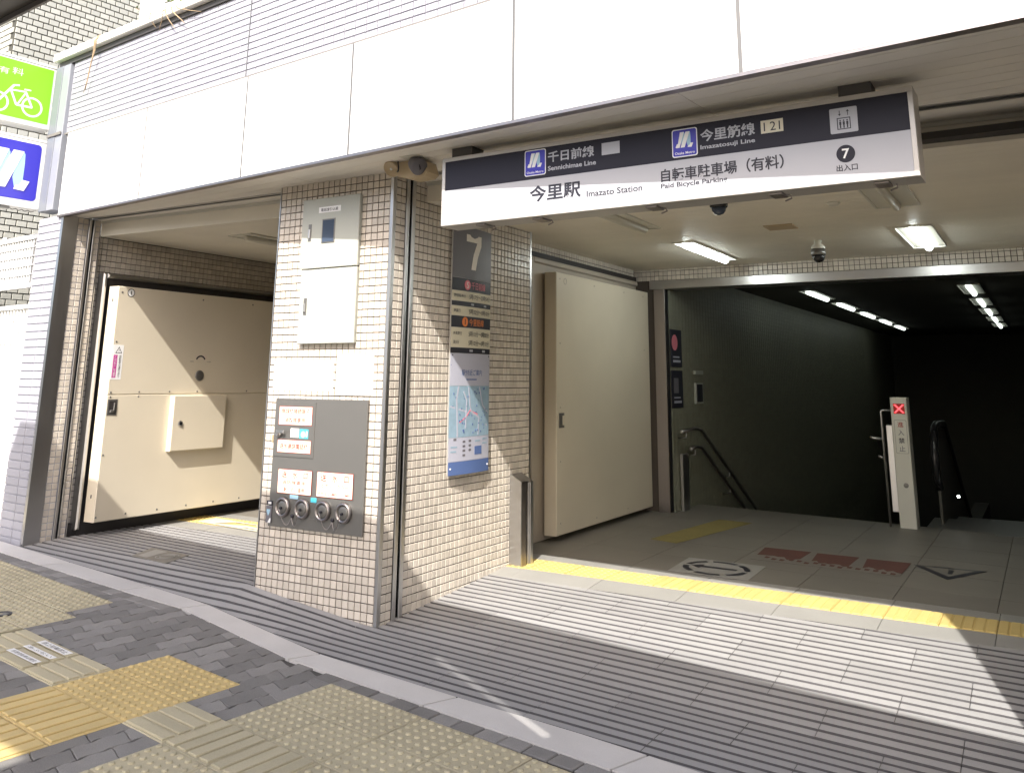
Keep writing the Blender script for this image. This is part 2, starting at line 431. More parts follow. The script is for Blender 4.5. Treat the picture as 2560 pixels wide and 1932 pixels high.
put_tile(2, 0, BP, 0)
for i in range(3, 22):
    for j in range(-5, 3):
        if j == 0 and i < 5: put_tile(i, j, BP, R(90))
        else: put_tile(i, j, DP)
for k in range(0, 12):
    for j in range(0, 3):
        if j == 0 and k < 0: continue
        put_tile(-4.15-k if j < 2 else -4.6-k, j, DP)
put_tile(-4.15+0.0, -1, DP); 
# wavy interlocking blocks
BL, BW = 0.225, 0.1115
def block_mesh(name, frac=1.0):
    L = BL*frac-0.004; Wd = BW-0.004; seg = 10; pts = []
    def side(u): return 0.0060*math.sin(4*math.pi*u/BL)
    def end(v): return 0.013*math.sin(math.pi*v/BW)
    for k in range(seg+1):
        u = -L/2+L*k/seg; pts.append((u+end(-Wd/2+side(u)), -Wd/2+side(u)))
    for k in range(1, 4):
        v = -Wd/2+Wd*k/4; pts.append((L/2+end(v), v))
    for k in range(seg+1):
        u = L/2-L*k/seg; pts.append((u+end(Wd/2+side(u)), Wd/2+side(u)))
    for k in range(1, 4):
        v = Wd/2-Wd*k/4; pts.append((-L/2+end(v), v))
    k = len(pts); mb = MB(); i0 = 0
    c = 0.0025
    def ins(p): 
        d = math.hypot(*p); return (p[0]*(1-c/d), p[1]*(1-c/d))
    mb.v = [(x, y, -0.02) for x, y in pts]+[(x, y, -c) for x, y in pts]+[(*ins(p), 0) for p in pts]
    for r in (0, k):
        for q in range(k): mb.f.append((r+q, r+(q+1) % k, r+k+(q+1) % k, r+k+q))
    mb.f.append(tuple(2*k+q for q in range(k)))
    me = bpy.data.meshes.new(name); me.from_pydata(mb.v, [], mb.f); me.update(); me.materials.append(M['block']); return me
BM = block_mesh('wavy_block')
nblk = 0
def blocks(i0, i1, j0, j1, lo=None):
    """long side along j (grid v); rows stacked along i"""
    global nblk
    r = 0; u = i1*GP-BW/2
    while u > i0*GP-BW*0.3:
        v = j0*GP-(BL/2 if r % 2 else 0)+BL/2
        while v-BL/2 < j1*GP-0.02:
            if v+BL*0.3 > j0*GP and (lo is None or lo(u, v)):
                e = (Matrix((GV, -GU, GN)).transposed() @ Matrix.Rotation(random.uniform(-0.006, 0.006), 3, 'X')).to_euler()
                inst(BM, 'paving_block', GF(u, v, -0.003+random.uniform(-0.0012, 0.0008)), e, sidewalk); nblk += 1
            v += BL
        u -= BW; r += 1
def curb_ok(u, v):
    p = GF(u, v); return p.y < lerp_poly(COUT, p.x)+0.07
blocks(-3.55, 0, 1, 4.6, curb_ok); blocks(0, 3, 2, 4.4, curb_ok); blocks(2, 3, 1, 2.05)
blocks(-14, -3.55, 3, 4.9, curb_ok); blocks(-3.0, 0, -4, 0); blocks(2, 3, -5, 0)
# clipped setts along the kerb (about 13 cm)
SM = tile_mesh('sett', 0.120, 0.090, 0.0, M['block'], 0.004)
for k in range(70):
    x = -4.2+k*0.126
    if -1.2 < x < 0.33: continue
    y = (lerp_poly(COUT, x)-0.046); dy = lerp_poly(COUT, x+0.1)-lerp_poly(COUT, x)
    e = Matrix((Vector((0.1, dy, -0.0042)).normalized(), Vector((-dy, 0.1, 0)).normalized(), Vector((0, 0, 1)))).transposed().to_euler()
    inst(SM, 'paving_sett', (x, y, S(x)-0.001+random.uniform(-0.001, 0.001)), (e.x, e.y, e.z+random.uniform(-0.03, 0.03)), sidewalk)
# kerb stones
JN = [-5.6, -4.7, -3.75, -2.74, -1.76, -1.14, 0.03, 0.955, 1.94, 2.9, 3.85, 4.8, 5.8, 6.8]
for a, b in zip(JN, JN[1:]):
    mb = MB(); xm = [a+0.006+(b-a-0.012)*k/3 for k in range(4)]
    top = []
    for x in xm: top.append((x-0.035, lerp_poly(COUT, x-0.035)+0.004))
    bot = [(x+0.035, lerp_poly(CIN, x+0.035)-0.004) for x in xm]
    i = 0
    for (x, y) in top+bot: mb.v.append((x, y, S(x)+0.002))
    for (x, y) in top+bot: mb.v.append((x, y, S(x)-0.05))
    for k in range(3): mb.f.append((k, k+1, 4+k+1, 4+k))
    ring = [0, 1, 2, 3, 7, 6, 5, 4]
    for p, q in zip(ring, ring[1:]+ring[:1]): mb.f.append((q, p, p+8, q+8))
    adopt(mb.build('kerb_stone', M['curb']), sidewalk)

# ------------------------------------------------------------------ sloping granite forecourt
fore = tag(MB().quad((-3.44, 1.0, 0.02), (-3.3, 1.0, 0.02), (-3.3, 1.1, 0.02), (-3.44, 1.1, 0.02)).build('forecourt', M['paveunder']), 'sloping grooved granite forecourt in front of the entrance', kind='structure')
def lo_y(x): return lerp_poly(CIN, x)+0.003
def slab(x0, x1, y0, y1, m, name, grooves=True, hi=None, g=0.0012, z0=0.0):
    xs_ = [x0+g, x0+g+0.002]+[x0+(x1-x0)*k/3 for k in (1, 2)]+[x1-g-0.002, x1-g]
    prof = [(y0+g, -0.02), (y0+g, -0.007), (y0+0.010, -0.007), (y0+0.012, 0)]
    if grooves:
        P = 0.075; k = 0
        n = max(1, int(round((y1-y0)/P))); P = (y1-y0)/n
        for k in range(n):
            b = y0+(k+1)*P
            if k < n-1: prof += [(b-0.012, 0), (b-0.010, -0.006), (b+0.010, -0.006), (b+0.012, 0)]
    prof += [(y1-0.012, 0), (y1-0.010, -0.007), (y1-g, -0.007), (y1-g, -0.02)]
    dz = random.uniform(-0.0005, 0.0005); mb = MB()
    for c, x in enumerate(xs_):
        for (y, d) in prof:
            yy = max(y, lo_y(x));
            if hi: yy = min(yy, hi(x))
            z = H(x, yy)+d+dz+z0
            if c in (0, len(xs_)-1): z -= 0.002 if d > -0.01 else 0
            mb.v.append((x, yy, z))
    k = len(prof)
    for c in range(len(xs_)-1):
        for q in range(k-1):
            a = c*k+q; b = a+k
            A_, B_, C_, D_ = mb.v[a], mb.v[b], mb.v[b+1], mb.v[a+1]
            if abs(A_[1]-D_[1])+abs(B_[1]-C_[1]) < 1e-5 and abs(A_[2]-D_[2]) < 1e-5: continue
            if prof[q][1] < -0.005 or prof[q+1][1] < -0.005: mb.fm[len(mb.f)] = 1
            mb.f.append((a, b, b+1, a+1))
    mb.m2 = M['groove']
    if not mb.f or all(abs(v[1]-mb.v[0][1]) < 0.012 for v in mb.v[:k]) and all(abs(v[1]-mb.v[-1][1]) < 0.012 for v in mb.v[-k:]): return
    adopt(mb.build(name, m), fore)
def band(c): return lambda x: c+0.057*x
rows = [-0.9+0.3*k for k in range(8)]
for r_, y in enumerate(rows):
    off = 0.29 if r_ % 2 else 0.0
    x = -3.43-off-0.15
    while x < 6.4:
        a, b = max(x, -3.43), min(x+0.58, 6.4)
        top = min(band(1.22)(a), band(1.22)(b))
        ok = b-a > 0.05 and y < band(1.22)((a+b)/2) and y+0.3 > min(lo_y(a), lo_y(b))+0.01 and not (a > -1.0 and b < -0.02 and y > 0.0 and y+0.3 < 1.8) and not (a > 3.76 and y > 0)
        if ok: slab(a, b, y, y+0.3, M['granite'], 'grooved_slab', True, hi=band(1.22))
        x += 0.58
def bandrow(c0, c1, m, name, p, x0=-3.43, x1=3.74, fn=None):
    x = x0
    while x < x1-0.02:
        b = min(x+p, x1)
        if not (x > -1.0 and b < -0.03 and c1 < 1.75):
            mb = MB(); g = 0.002
            P = [(x+g, band(c0)(x+g)+g), (b-g, band(c0)(b-g)+g), (b-g, band(c1)(b-g)-g), (x+g, band(c1)(x+g)-g)]
            dz = random.uniform(-0.0008, 0.0008)
            mb.v = [(u, v, H(u, v)+dz) for u, v in P]+[(u, v, H(u, v)-0.02) for u, v in P]
            mb.f = [(0, 1, 2, 3)]+[(j, j+4, (j+1) % 4+4, (j+1) % 4) for j in range(4)]
            if fn: fn(mb, x, b)
            adopt(mb.build(name, m), fore)
        x += p
bandrow(1.22, 1.457, M['granite2'], 'granite_slab', 0.6)
def dots(mb, a, b):
    for i in range(3):
        for j in range(6):
            for q in (0, 1):
                u = a+(b-a)*(2*i+q+0.5)/6; v = band(1.457+0.333*(j+0.5)/6)(u)
                mb.lathe((u, v, H(u, v)-0.001), (0, 0, 1), [(0.013, 0), (0.011, 0.004), (0.006, 0.0055)], 6)
def bars(mb, a, b):
    for j in range(5):
        u = a+(b-a)*(j+0.5)/5
        y0_, y1_ = band(1.47)(u), band(1.777)(u)
        z = H(u, y0_); F = Fr((0, 0, z), (1, 0, 0), (0, 1, 0), (0, 0, 1))
        mb.box(F, u-0.024, u+0.024, y0_, y1_, -0.001, 0.005, 0.003)
bandrow(1.457, 1.79, M['brightyellow'], 'tactile_tile', 0.3, -3.43, 1.07, dots)
bandrow(1.457, 1.79, M['brightyellow'], 'tactile_tile', 0.3, 1.07, 3.77, bars)
bandrow(1.79, 1.97, M['granite2'], 'granite_slab', 0.6)
# inner floor tiles
inner = tag(MB().box(LFr, -3.4, 3.7, 2.2, 5.4, -0.05, -0.04).build('floor', M['floor']), 'dim inner floor of the entrance hall', kind='structure')
x = -3.45
while x < 3.7:
    for k in range(6):
        y0_, y1_ = (None, 2.55+0.6*k) if k == 0 else (2.55+0.6*(k-1), min(2.55+0.6*k, 5.4))
        b = min(x+0.6, 3.74); P = []
        for u in (x+0.002, b-0.002): P.append((u, (band(1.97)(u) if k == 0 else y0_)+0.002))
        for u in (b-0.002, x+0.002): P.append((u, y1_-0.002))
        if y1_-P[0][1] < 0.05: continue
        mb = MB(); mb.v = [(u, v, H(u, v)) for u, v in P]+[(u, v, H(u, v)-0.02) for u, v in P]
        mb.f = [(0, 1, 2, 3)]+[(j, j+4, (j+1) % 4+4, (j+1) % 4) for j in range(4)]
        adopt(mb.build('floor_tile', M['floor']), inner)
    x += 0.6

# ================================================================== STATION BUILDING
bld = thing('entrance_building', FF(1.5, 2.7, 0), 'low station entrance block with bright white fascia panels under lilac-grey tiles', 'building')
# fascia panels
edges = [-3.53, -2.29, -1.027, 0.034, 1.293, 2.556, 3.82, 5.08, 6.34]
mb = MB(); mb.box(FF, -3.52, 6.5, 2.722, 3.45, -0.10, -0.030); mb.build('fascia_backing', M['dark'], bld)
for a, b in zip(edges, edges[1:]):
    MB().box(FF, a+0.0095, b-0.0095, 2.716, 3.437, -0.004, 0.022, 0.002).build('fascia_panel', M['white'], bld)
    MB().box(FF, b-0.0093, b+0.0093, 2.718, 3.436, -0.004, 0.019).build('joint_sealant', M['panelgrey'], bld)
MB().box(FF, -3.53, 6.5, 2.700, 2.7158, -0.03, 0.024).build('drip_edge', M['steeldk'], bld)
MB().box(FF, -3.62, 6.5, 3.45, 4.10, -0.3, -0.012).build('parapet_wall', M['graygrout'], bld)
fld = Field(bld)
fld.add(FF, -3.60+0.0, 3.452, 25, 13, 0.1005, 0.0505, 0.006, umax=-1.092)
fld.add(FF, -1.080, 3.452, 76, 13, 0.1, 0.0505, 0.006)
fld.finish(M['graytile'], 'tile', 300, t=0.002)
MB().box(FF, -1.092, -1.080, 3.452, 4.10, -0.012, 0.001).build('expansion_joint', M['panelgrey'], bld)
MB().box(FF, -3.60, 6.5, 3.437, 3.452, -0.012, 0.016).build('metal_flashing', M['roofedge'], bld)
MB().box(FF, -3.84, 6.5, 4.105, 4.150, -0.34, 0.02).build('cap_shade_strip', M['roofdark'], bld)  # dark strip standing in for the shade under the cap
MB().box(FF, -3.88, 6.5, 4.150, 4.225, -0.36, 0.065, 0.006).build('parapet_cap', M['cap'], bld)
MB().prism(W, [(-3.5, -0.1), (6.2, -1.05), (6.2, 6), (-3.5, 6)], 2.80, 4.05).build('roof_block', M['concrete'], bld)
# soffit boards, parallel to the fascia, clipped at the shutter slot
k = 0
def slot(x): return 0.150+0.0155*x
while k < 14:
    n0, n1 = -(k*0.107+0.002), -(k*0.107+0.105)
    for (a, b) in ((-3.52, -0.74), (-0.736, 2.2), (2.204, 6.3)):
        P = [FF(a, 0, n0), FF(b, 0, n0), FF(b, 0, n1), FF(a, 0, n1)]
        P = clip([(p.x, p.y) for p in P], -0.0155, 1, 0.118)
        P = clip(P, -1, 0, -XL+0.002)
        if len(P) >= 3: MB().prism(W, P, 2.716, 2.735).build('soffit_board', M['soffit'], bld)
    k += 1
MB().prism(W, [(-3.5, 0.02), (6.2, -0.9), (6.2, 0.5), (-3.5, 0.5)], 2.737, 2.76).build('soffit_backing', M['dark'], bld)
def strip(nm, m, d0, d1, z0, z1, x0=XL+0.002, x1=3.74):
    MB().prism(W, [(x0, slot(x0)+d0), (x1, slot(x1)+d0), (x1, slot(x1)+d1), (x0, slot(x0)+d1)], z0, z1).build(nm, m, bld)
strip('slot_rail', M['steel'], -0.030, -0.008, 2.712, 2.734)
strip('slot_rail', M['steel'], 0.026, 0.048, 2.712, 2.734)
def beam(x): return 0.36+0.044*x
for (a, b) in ((XL, -1.021), (0.002, 3.739)):
    MB().prism(W, [(a, slot(a)+0.05), (b, slot(b)+0.05), (b, beam(b)), (a, beam(a))], 2.714, 2.734).build('slot_cover', M['soffit'], bld)
    MB().prism(W, [(a, beam(a)), (b, beam(b)), (b, beam(b)+0.03), (a, beam(a)+0.03)], 2.578, 2.734).build('drop_beam', M['ceil'], bld)
    MB().prism(W, [(a, beam(a)-0.012), (b, beam(b)-0.012), (b, beam(b)-0.001), (a, beam(a)-0.001)], 2.69, 2.713).build('beam_trim', M['lampbody'], bld)
# inner ceiling
y = 0.16; kk = 0
while y < 4.6:
    for (a, b) in ((XL-0.02, -0.2), (-0.196, 3.74)):
        P = clip([(a, y+0.002), (b, y+0.002), (b, min(y+0.108, 4.6)), (a, min(y+0.108, 4.6))], 0.044, -1, -0.39)
        if len(P) >= 3: MB().prism(W, P, 2.58, 2.60).build('ceiling_board', M['ceil'], bld)
    y += 0.11
MB().box(W, XL-0.2, 3.9, 0.4, 4.7, 2.603, 2.64).build('ceiling_backing', M['dark'], bld)

# ================================================================== PILLAR
pil = thing('pillar', (-0.51, 0.9, 0), 'thick beige-tiled pillar between the two openings, panels and signs fixed to it', 'pillar')
mb = MB()
mb.box(W, -1.02, -0.002, 0.002, 0.17, -0.3, 2.73); mb.box(W, -1.02, -0.06, 0.17, 0.196, -0.3, 2.73); mb.box(W, -1.02, -0.002, 0.196, 1.80, -0.3, 2.73)
mb.build('core', M['grout'], pil)
fld = Field(pil)
def skip_front(u, v):  # under the flush plate and cabinet tiles continue
    return False
fld.add(PF, -1.02, 2.72-0.05*56, 20, 56, 0.05, 0.05, 0.006)
fld.add(PS, 0.030, 2.72-0.05*56, 2, 56, 0.05, 0.05, 0.006)
fld.add(PS, 0.235, 2.72-0.05*56, 31, 56, 0.05, 0.05, 0.006)
fld.finish(M['tile'], 'tile', 300)
mb = MB(); mb.box(PF, -0.019, 0.006, -0.3, 2.716, -0.0, 0.006, 0.001)
mb.box(PS, -0.0, 0.028, -0.3, 2.716, -0.004, 0.006, 0.001); mb.build('corner_trim', M['steel'], pil)
MB().box(PF, -1.028, -1.0202, -0.3, 2.716, -0.02, 0.007).build('corner_trim', M['steel'], pil)
MB().box(PS, 1.786, 1.806, -0.3, 2.58, -0.02, 0.006).build('corner_trim', M['steel'], pil)
MB().box(PS, 0.134, 0.170, -0.3, 2.716, -0.03, 0.010, 0.003).build('shutter_rail', M['steel'], pil)
MB().box(PS, 0.196, 0.233, -0.3, 2.716, -0.03, 0.010, 0.003).build('shutter_rail', M['steel'], pil)
MB().box(PS, 0.170, 0.196, -0.3, 2.716, -0.062, -0.050).build('shutter_slot', M['dark'], pil)

# wall behind the pillar with the right gate
mid = thing('tiled_wall', (-0.6, 3.2, 0), 'shaded beige-tiled wall behind the pillar that carries the right gate', 'wall')
MB().box(W, -1.0, -0.275, 1.801, 4.58, -0.3, 2.60).build('core', M['grout'], mid)
MF = Fr((-0.275, 0, 0), (0, 1, 0), (0, 0, 1), (1, 0, 0))
fld = Field(mid); fld.add(MF, 1.81, -0.04, 55, 52, 0.05, 0.0505, 0.006); fld.finish(M['tile'])

# ================================================================== LEFT PIER
pier = thing('pier', FF(-3.68, 0, -0.1), 'narrow lilac-grey tiled pier with a broad steel corner left of the left gate', 'pier')
XP = XL
mb = MB()
P = [FF(-3.88, 0, -0.008), FF(-3.455, 0, -0.008)]
c0_, c1_ = FF(-3.88, 0, -0.6), None
mb.prism(W, [(P[0].x, P[0].y), (P[1].x, P[1].y), (XL-0.006, -0.10), (XL-0.006, 0.118), (P[0].x, 0.118)], -0.3, 2.72)
mb.prism(W, [(P[0].x, 0.118), (XL-0.05, 0.118), (XL-0.05, 0.136), (P[0].x, 0.136)], -0.3, 2.72)
mb.prism(W, [(P[0].x, 0.136), (XL-0.006, 0.136), (XL-0.006, 0.21), (P[0].x, 0.21)], -0.3, 2.72)
mb.build('core', M['graygrout'], pier)
fld = Field(pier)
fld.add(FF, -3.88, 2.714-0.0645*47, 2, 47, 0.2295, 0.0645, 0.007, stag=0.0, umax=-3.492)
fld.finish(M['graytile'], 'tile', 300, t=0.002, mass='grey_tile_field')
fl2 = Field(pier); fl2.add(LW, -0.010, 2.714-0.0505*56, 2, 56, 0.05, 0.0505, 0.006); fl2.add(LW, 0.152, 2.714-0.0505*56, 1, 56, 0.05, 0.0505, 0.006)
fl2.items = [(Fr(F.O+Vector((-0.006, 0, 0)), F.U, F.V, F.N), a, b, c, d) for (F, a, b, c, d) in fl2.items]
fl2.finish(M['tile'], 'tile', 150)
# steel corner: plate on the reveal, slim return on the front
cx = FF(-3.449, 0, 0.004)
MB().prism(W, [(FF(-3.487, 0, 0.004).x, FF(-3.487, 0, 0.004).y), (cx.x, cx.y), (XL+0.004, -0.015), (XL-0.02, -0.015), (XL-0.02, cx.y+0.03), (FF(-3.487, 0, -0.01).x, FF(-3.487, 0, -0.01).y)], -0.3, 2.714).build('corner_plate', M['steel'], pier)
MB().box(LW, 0.094, 0.118, -0.3, 2.712, -0.02, 0.006, 0.002).build('shutter_rail', M['steel'], pier)
MB().box(LW, 0.136, 0.151, -0.3, 2.712, -0.02, 0.006, 0.002).build('shutter_rail', M['steel'], pier)
MB().box(LW, 0.118, 0.136, -0.3, 2.712, -0.049, -0.04).build('shutter_slot', M['dark'], pier)
MB().box(LW, 0.203, 0.211, -0.3, 2.58, -0.04, 0.003).build('corner_trim', M['steel'], pier)

# left hall wall
lw = thing('tiled_wall', (-3.6, 2.4, 0), 'beige-tiled wall of the left opening behind the hatch gate', 'wall')
LQ = Fr((XL-0.045, 0, 0), (0, 1, 0), (0, 0, 1), (1, 0, 0))
MB().box(LQ, 0.2105, 4.62, -0.3, 2.60, -0.3, -0.004).build('core', M['grout'], lw)
fld = Field(lw); fld.add(LQ, 0.214, 2.58-0.0505*52, 88, 52, 0.05, 0.0505, 0.006); fld.finish(M['tile'])

# back wall over and beside the inner doorway
bw = thing('tiled_wall', (1.5, 4.7, 0), 'tiled back wall with a steel lintel over the dark stairway opening', 'wall')
BW_ = Fr((0, 4.6, 0), (1, 0, 0), (0, 0, 1), (0, -1, 0))
mb = MB(); mb.box(BW_, -0.3, 3.8, 2.37, 2.60, -0.3, -0.004); mb.box(BW_, XL-0.3, -0.3, -0.3, 2.60, -0.3, -0.004); mb.box(BW_, -0.3, 0.06, -0.3, 2.37, -0.3, -0.004)
mb.build('core', M['grout'], bw)
fld = Field(bw); fld.add(BW_, -0.29, 2.455, 81, 2, 0.05, 0.05, 0.006); fld.add(BW_, -0.29, 2.556, 81, 1, 0.05, 0.024, 0.004); fld.add(BW_, XL, -0.02, 48, 51, 0.05, 0.0505, 0.006); fld.finish(M['tile'])
MB().box(BW_, -0.1, 3.76, 2.36, 2.453, -0.28, 0.02, 0.003).build('steel_lintel', M['steel'], bw)
MB().box(BW_, -0.05, 0.075, -0.05, 2.36, -0.28, 0.02, 0.003).build('steel_jamb', M['steeldk'], bw)

# right pier, just outside the frame
rp = thing('pier', (4.6, 1.5, 0), 'beige-tiled right pier closing the wide opening', 'pier')
MB().prism(W, [(3.746, -0.825), (6.3, -1.07), (6.3, 4.9), (3.746, 4.9)], -0.3, 2.714).build('core', M['grout'], rp)
RPF = Fr((3.746, 0, 0), (0, -1, 0), (0, 0, 1), (-1, 0, 0)); fld = Field(rp)
fld.add(RPF, -4.58, -0.15, 107, 57, 0.05, 0.05, 0.006); fld.add(Fr((FO-NN*(-0.0)), A, ZV, -NN), 3.77, -0.25, 50, 59, 0.05, 0.05, 0.006)
fld.finish(M['tile'], t=0.004)

# ================================================================== STAIRWAY
stw = thing('stairwell', (1.9, 12, 0), 'dark stairwell passage behind the inner doorway', 'stairwell')
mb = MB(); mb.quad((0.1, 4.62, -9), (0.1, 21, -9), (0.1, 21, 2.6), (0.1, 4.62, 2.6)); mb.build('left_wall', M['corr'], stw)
CW = Fr((0.1, 0, 0), (0, 1, 0), (0, 0, 1), (1, 0, 0))
mb = MB()
for i in range(120):
    for j in range(-24 if i > 8 else 0, 48): mb.box(CW, 4.64+i*0.1, 4.735+i*0.1, -0.06+j*0.055, -0.01+j*0.055, -0.001, 0.004)
tag(mb.build('wall_tile_field', M['corr'], stw), kind='stuff')
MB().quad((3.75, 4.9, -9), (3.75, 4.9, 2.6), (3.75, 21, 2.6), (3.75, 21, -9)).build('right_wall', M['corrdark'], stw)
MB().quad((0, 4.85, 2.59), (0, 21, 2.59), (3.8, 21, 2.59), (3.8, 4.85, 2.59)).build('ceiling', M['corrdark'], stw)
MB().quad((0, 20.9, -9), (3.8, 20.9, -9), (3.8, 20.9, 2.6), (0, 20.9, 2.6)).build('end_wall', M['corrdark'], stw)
for k in range(34):
    z = 0.0-0.165*(k+1); y = 5.42+0.3*k
    MB().box(W, 0.1, 2.12, y, y+0.3, z-0.17, z).build('step', M['floor'], stw)
MB().box(W, 2.12, 2.36, 5.42, 15.6, -6.5, -0.9).build('divider', M['corrdark'], stw)

# ================================================================== FLOOD GATES
GX = -3.25
gate = thing('flood_gate', (GX, 1.6, 0.2), 'open cream steel flood gate with a square hatch, folded against the left wall', 'gate')
GF_ = Fr((GX, 0, 0), (0, 1, 0), (0, 0, 1), (1, 0, 0))
mb = MB(); mb.box(GF_, 0.315, 2.86, 1.236, 2.150, -0.127, 0, 0.006); mb.build('upper_leaf', M['gate'], gate)
mb = MB(); mb.box(GF_, 0.315, 2.86, 0.220, 1.234, -0.127, 0, 0.006); mb.build('lower_leaf', M['gate'], gate)
hb = MB().box(GF_, 0.945, 1.535, 0.740, 1.222, -0.0, 0.055, 0.006).build('hatch', M['gate'], gate)
MB().lathe(GF_(1.03, 0.977, 0.053), (1, 0, 0), [(0.024, 0), (0.024, 0.008), (0.018, 0.011)], 14).build('lock_ring', M['steel'], hb)
MB().lathe(GF_(1.03, 0.977, 0.062), (1, 0, 0), [(0.013, 0), (0.013, 0.005)], 10).build('keyhole', M['blackplastic'], hb)
hd = MB().box(GF_, 0.328, 0.418, 1.068, 1.198, -0.002, 0.003, 0.001).build('recessed_handle', M['panelgrey'], gate)
MB().box(GF_, 0.342, 0.404, 1.082, 1.184, 0.003, 0.0045).build('recess', M['gasket'], hd)
MB().box(GF_, 0.352, 0.394, 1.090, 1.110, 0.004, 0.012, 0.002).box(GF_, 0.384, 0.396, 1.09, 1.17, 0.004, 0.012, 0.002).build('grip', M['steel'], hd)
kn = MB().lathe(GF_(1.238, 1.40, -0.001), (1, 0, 0), [(0.048, 0), (0.048, 0.008), (0.040, 0.012)], 20).build('knob', M['panelgrey'], gate, True)
MB().ring(GF_, 1.238, 1.525, 0.046, 0.060, -0.001, 0.0015, 25, 155, 16).build('arc_mark', M['ink'], gate)
text('OPEN', GF_, 1.12, 1.16, 1.523, 1.532, M['ink'], gate, 0.001); text('CLOSE', GF_, 1.31, 1.355, 1.523, 1.532, M['ink'], gate, 0.001)
rd = MB().ring(GF_, 0.440, 2.100, 0.030, 0.036, -0.001, 0.0015, 0, 360, 24).build('round_mark', M['ink'], gate)
MB().disc(GF_, 0.440, 2.100, 0.030, -0.0012, 0.0010, 20).build('round_label', M['purewhite'], gate)
text('I', GF_, 0.436, 0.444, 2.084, 2.116, M['ink'], gate, 0.002)
for (u, v) in [(0.354, 2.099), (0.348, 1.677), (0.346, 1.255), (0.347, 1.216), (0.619, 1.256), (0.616, 1.217), (0.928, 1.256), (1.230, 1.256), (0.337, 0.748), (0.332, 0.259), (0.605, 0.259), (0.911, 0.257), (1.214, 0.257), (1.518, 0.257), (1.824, 0.256), (1.82, 2.10), (1.21, 2.10), (1.82, 1.256)]:
    MB().lathe(GF_(u, v, -0.001), (1, 0, 0), [(0.009, 0), (0.008, 0.003), (0.004, 0.0045)], 8).build('bolt', M['panelgrey'], gate)
for v in (2.03, 0.42):
    MB().box(Fr((0, 0.315, 0), (1, 0, 0), (0, 0, 1), (0, -1, 0)), GX-0.072, GX-0.058, v-0.014, v+0.014, 0, 0.001).build('edge_hole', M['ink'], gate)
st = MB().box(GF_, 0.326, 0.424, 1.360, 1.650, -0.001, 0.0012).build('warning_sticker', M['purewhite'], gate)
MB().prism(GF_, [(0.348, 1.580), (0.412, 1.580), (0.380, 1.636)], 0.001, 0.0018).build('warning_triangle', M['ink'], st)
MB().prism(GF_, [(0.357, 1.585), (0.403, 1.585), (0.380, 1.625)], 0.0018, 0.0022).build('triangle_fill', M['purewhite'], st)
text('!', GF_, 0.377, 0.383, 1.588, 1.614, M['ink'], st, 0.0028)
MB().box(GF_, 0.336, 0.372, 1.376, 1.566, 0.001, 0.0018).build('magenta_band', M['magenta'], st)
text('とびだし注意', GF_, 0.342, 0.366, 1.384, 1.560, M['purewhite'], st, 0.0024, vertical=True)
text('自転車の通行あり', GF_, 0.388, 0.410, 1.376, 1.566, M['ink'], st, 0.0018, vertical=True)
frm = MB()
LQx = Fr((XL-0.045, 0, 0), (0, 1, 0), (0, 0, 1), (1, 0, 0))
frm.box(LQx, 0.262, 0.300, 0.16, 2.265, 0.004, 0.085, 0.012).box(LQx, 0.3001, 2.9, 2.225, 2.265, 0.004, 0.085, 0.012)
frm.build('frame', M['steel'], gate)
MB().box(LQx, 0.3002, 2.9, 0.10, 2.2249, 0.004, 0.055).build('seal', M['gasket'], gate)
MB().box(LQx, 0.2, 2.95, 0.02, 0.205, 0.004, 0.03).build('sill_channel', M['gasket'], gate)

GX2 = -0.10
g2 = thing('flood_gate', (GX2, 3.5, 0.1), 'open plain cream flood gate in shade beside the inner doorway', 'gate')
GR_ = Fr((GX2, 0, 0), (0, 1, 0), (0, 0, 1), (1, 0, 0))
MB().box(GR_, 2.43, 4.54, 0.105, 2.325, -0.118, 0, 0.006).build('leaf', M['gate'], g2)
hd = MB().box(GR_, 2.475, 2.570, 0.978, 1.103, -0.002, 0.003, 0.001).build('recessed_handle', M['panelgrey'], g2)
MB().box(GR_, 2.535, 2.568, 1.0, 1.08, 0.003, 0.006).build('grip', M['gate'], hd)
for (u, v) in [(2.50, 2.27), (2.50, 1.7), (2.50, 1.15), (2.50, 0.7), (2.50, 0.2), (3.2, 2.27), (3.9, 2.27), (4.4, 2.27), (3.2, 0.16), (3.9, 0.16), (4.4, 1.7)]:
    MB().lathe(GR_(u, v, -0.001), (1, 0, 0), [(0.008, 0), (0.007, 0.003), (0.003, 0.004)], 8).build('bolt', M['gateframe'], g2)
MB().ring(GR_, 2.60, 2.255, 0.024, 0.030, -0.001, 0.0015, 0, 360, 20).build('round_mark', M['gateframe'], g2)
frm = MB(); frm.box(MF, 2.20, 2.25, 0.10, 2.45, 0.004, 0.055, 0.01).box(MF, 2.2501, 4.55, 2.40, 2.45, 0.004, 0.055, 0.01); frm.build('frame', M['gateframe'], g2)
MB().box(MF, 2.2502, 4.55, 0.06, 2.3999, 0.004, 0.03).build('seal', M['gateframe'], g2)
MB().box(MF, 2.10, 2.199, 0.0, 2.50, 0.0, 0.03).box(MF, 2.10, 4.57, 2.4501, 2.50, 0.0, 0.03).build('gasket', M['gasket'], g2)

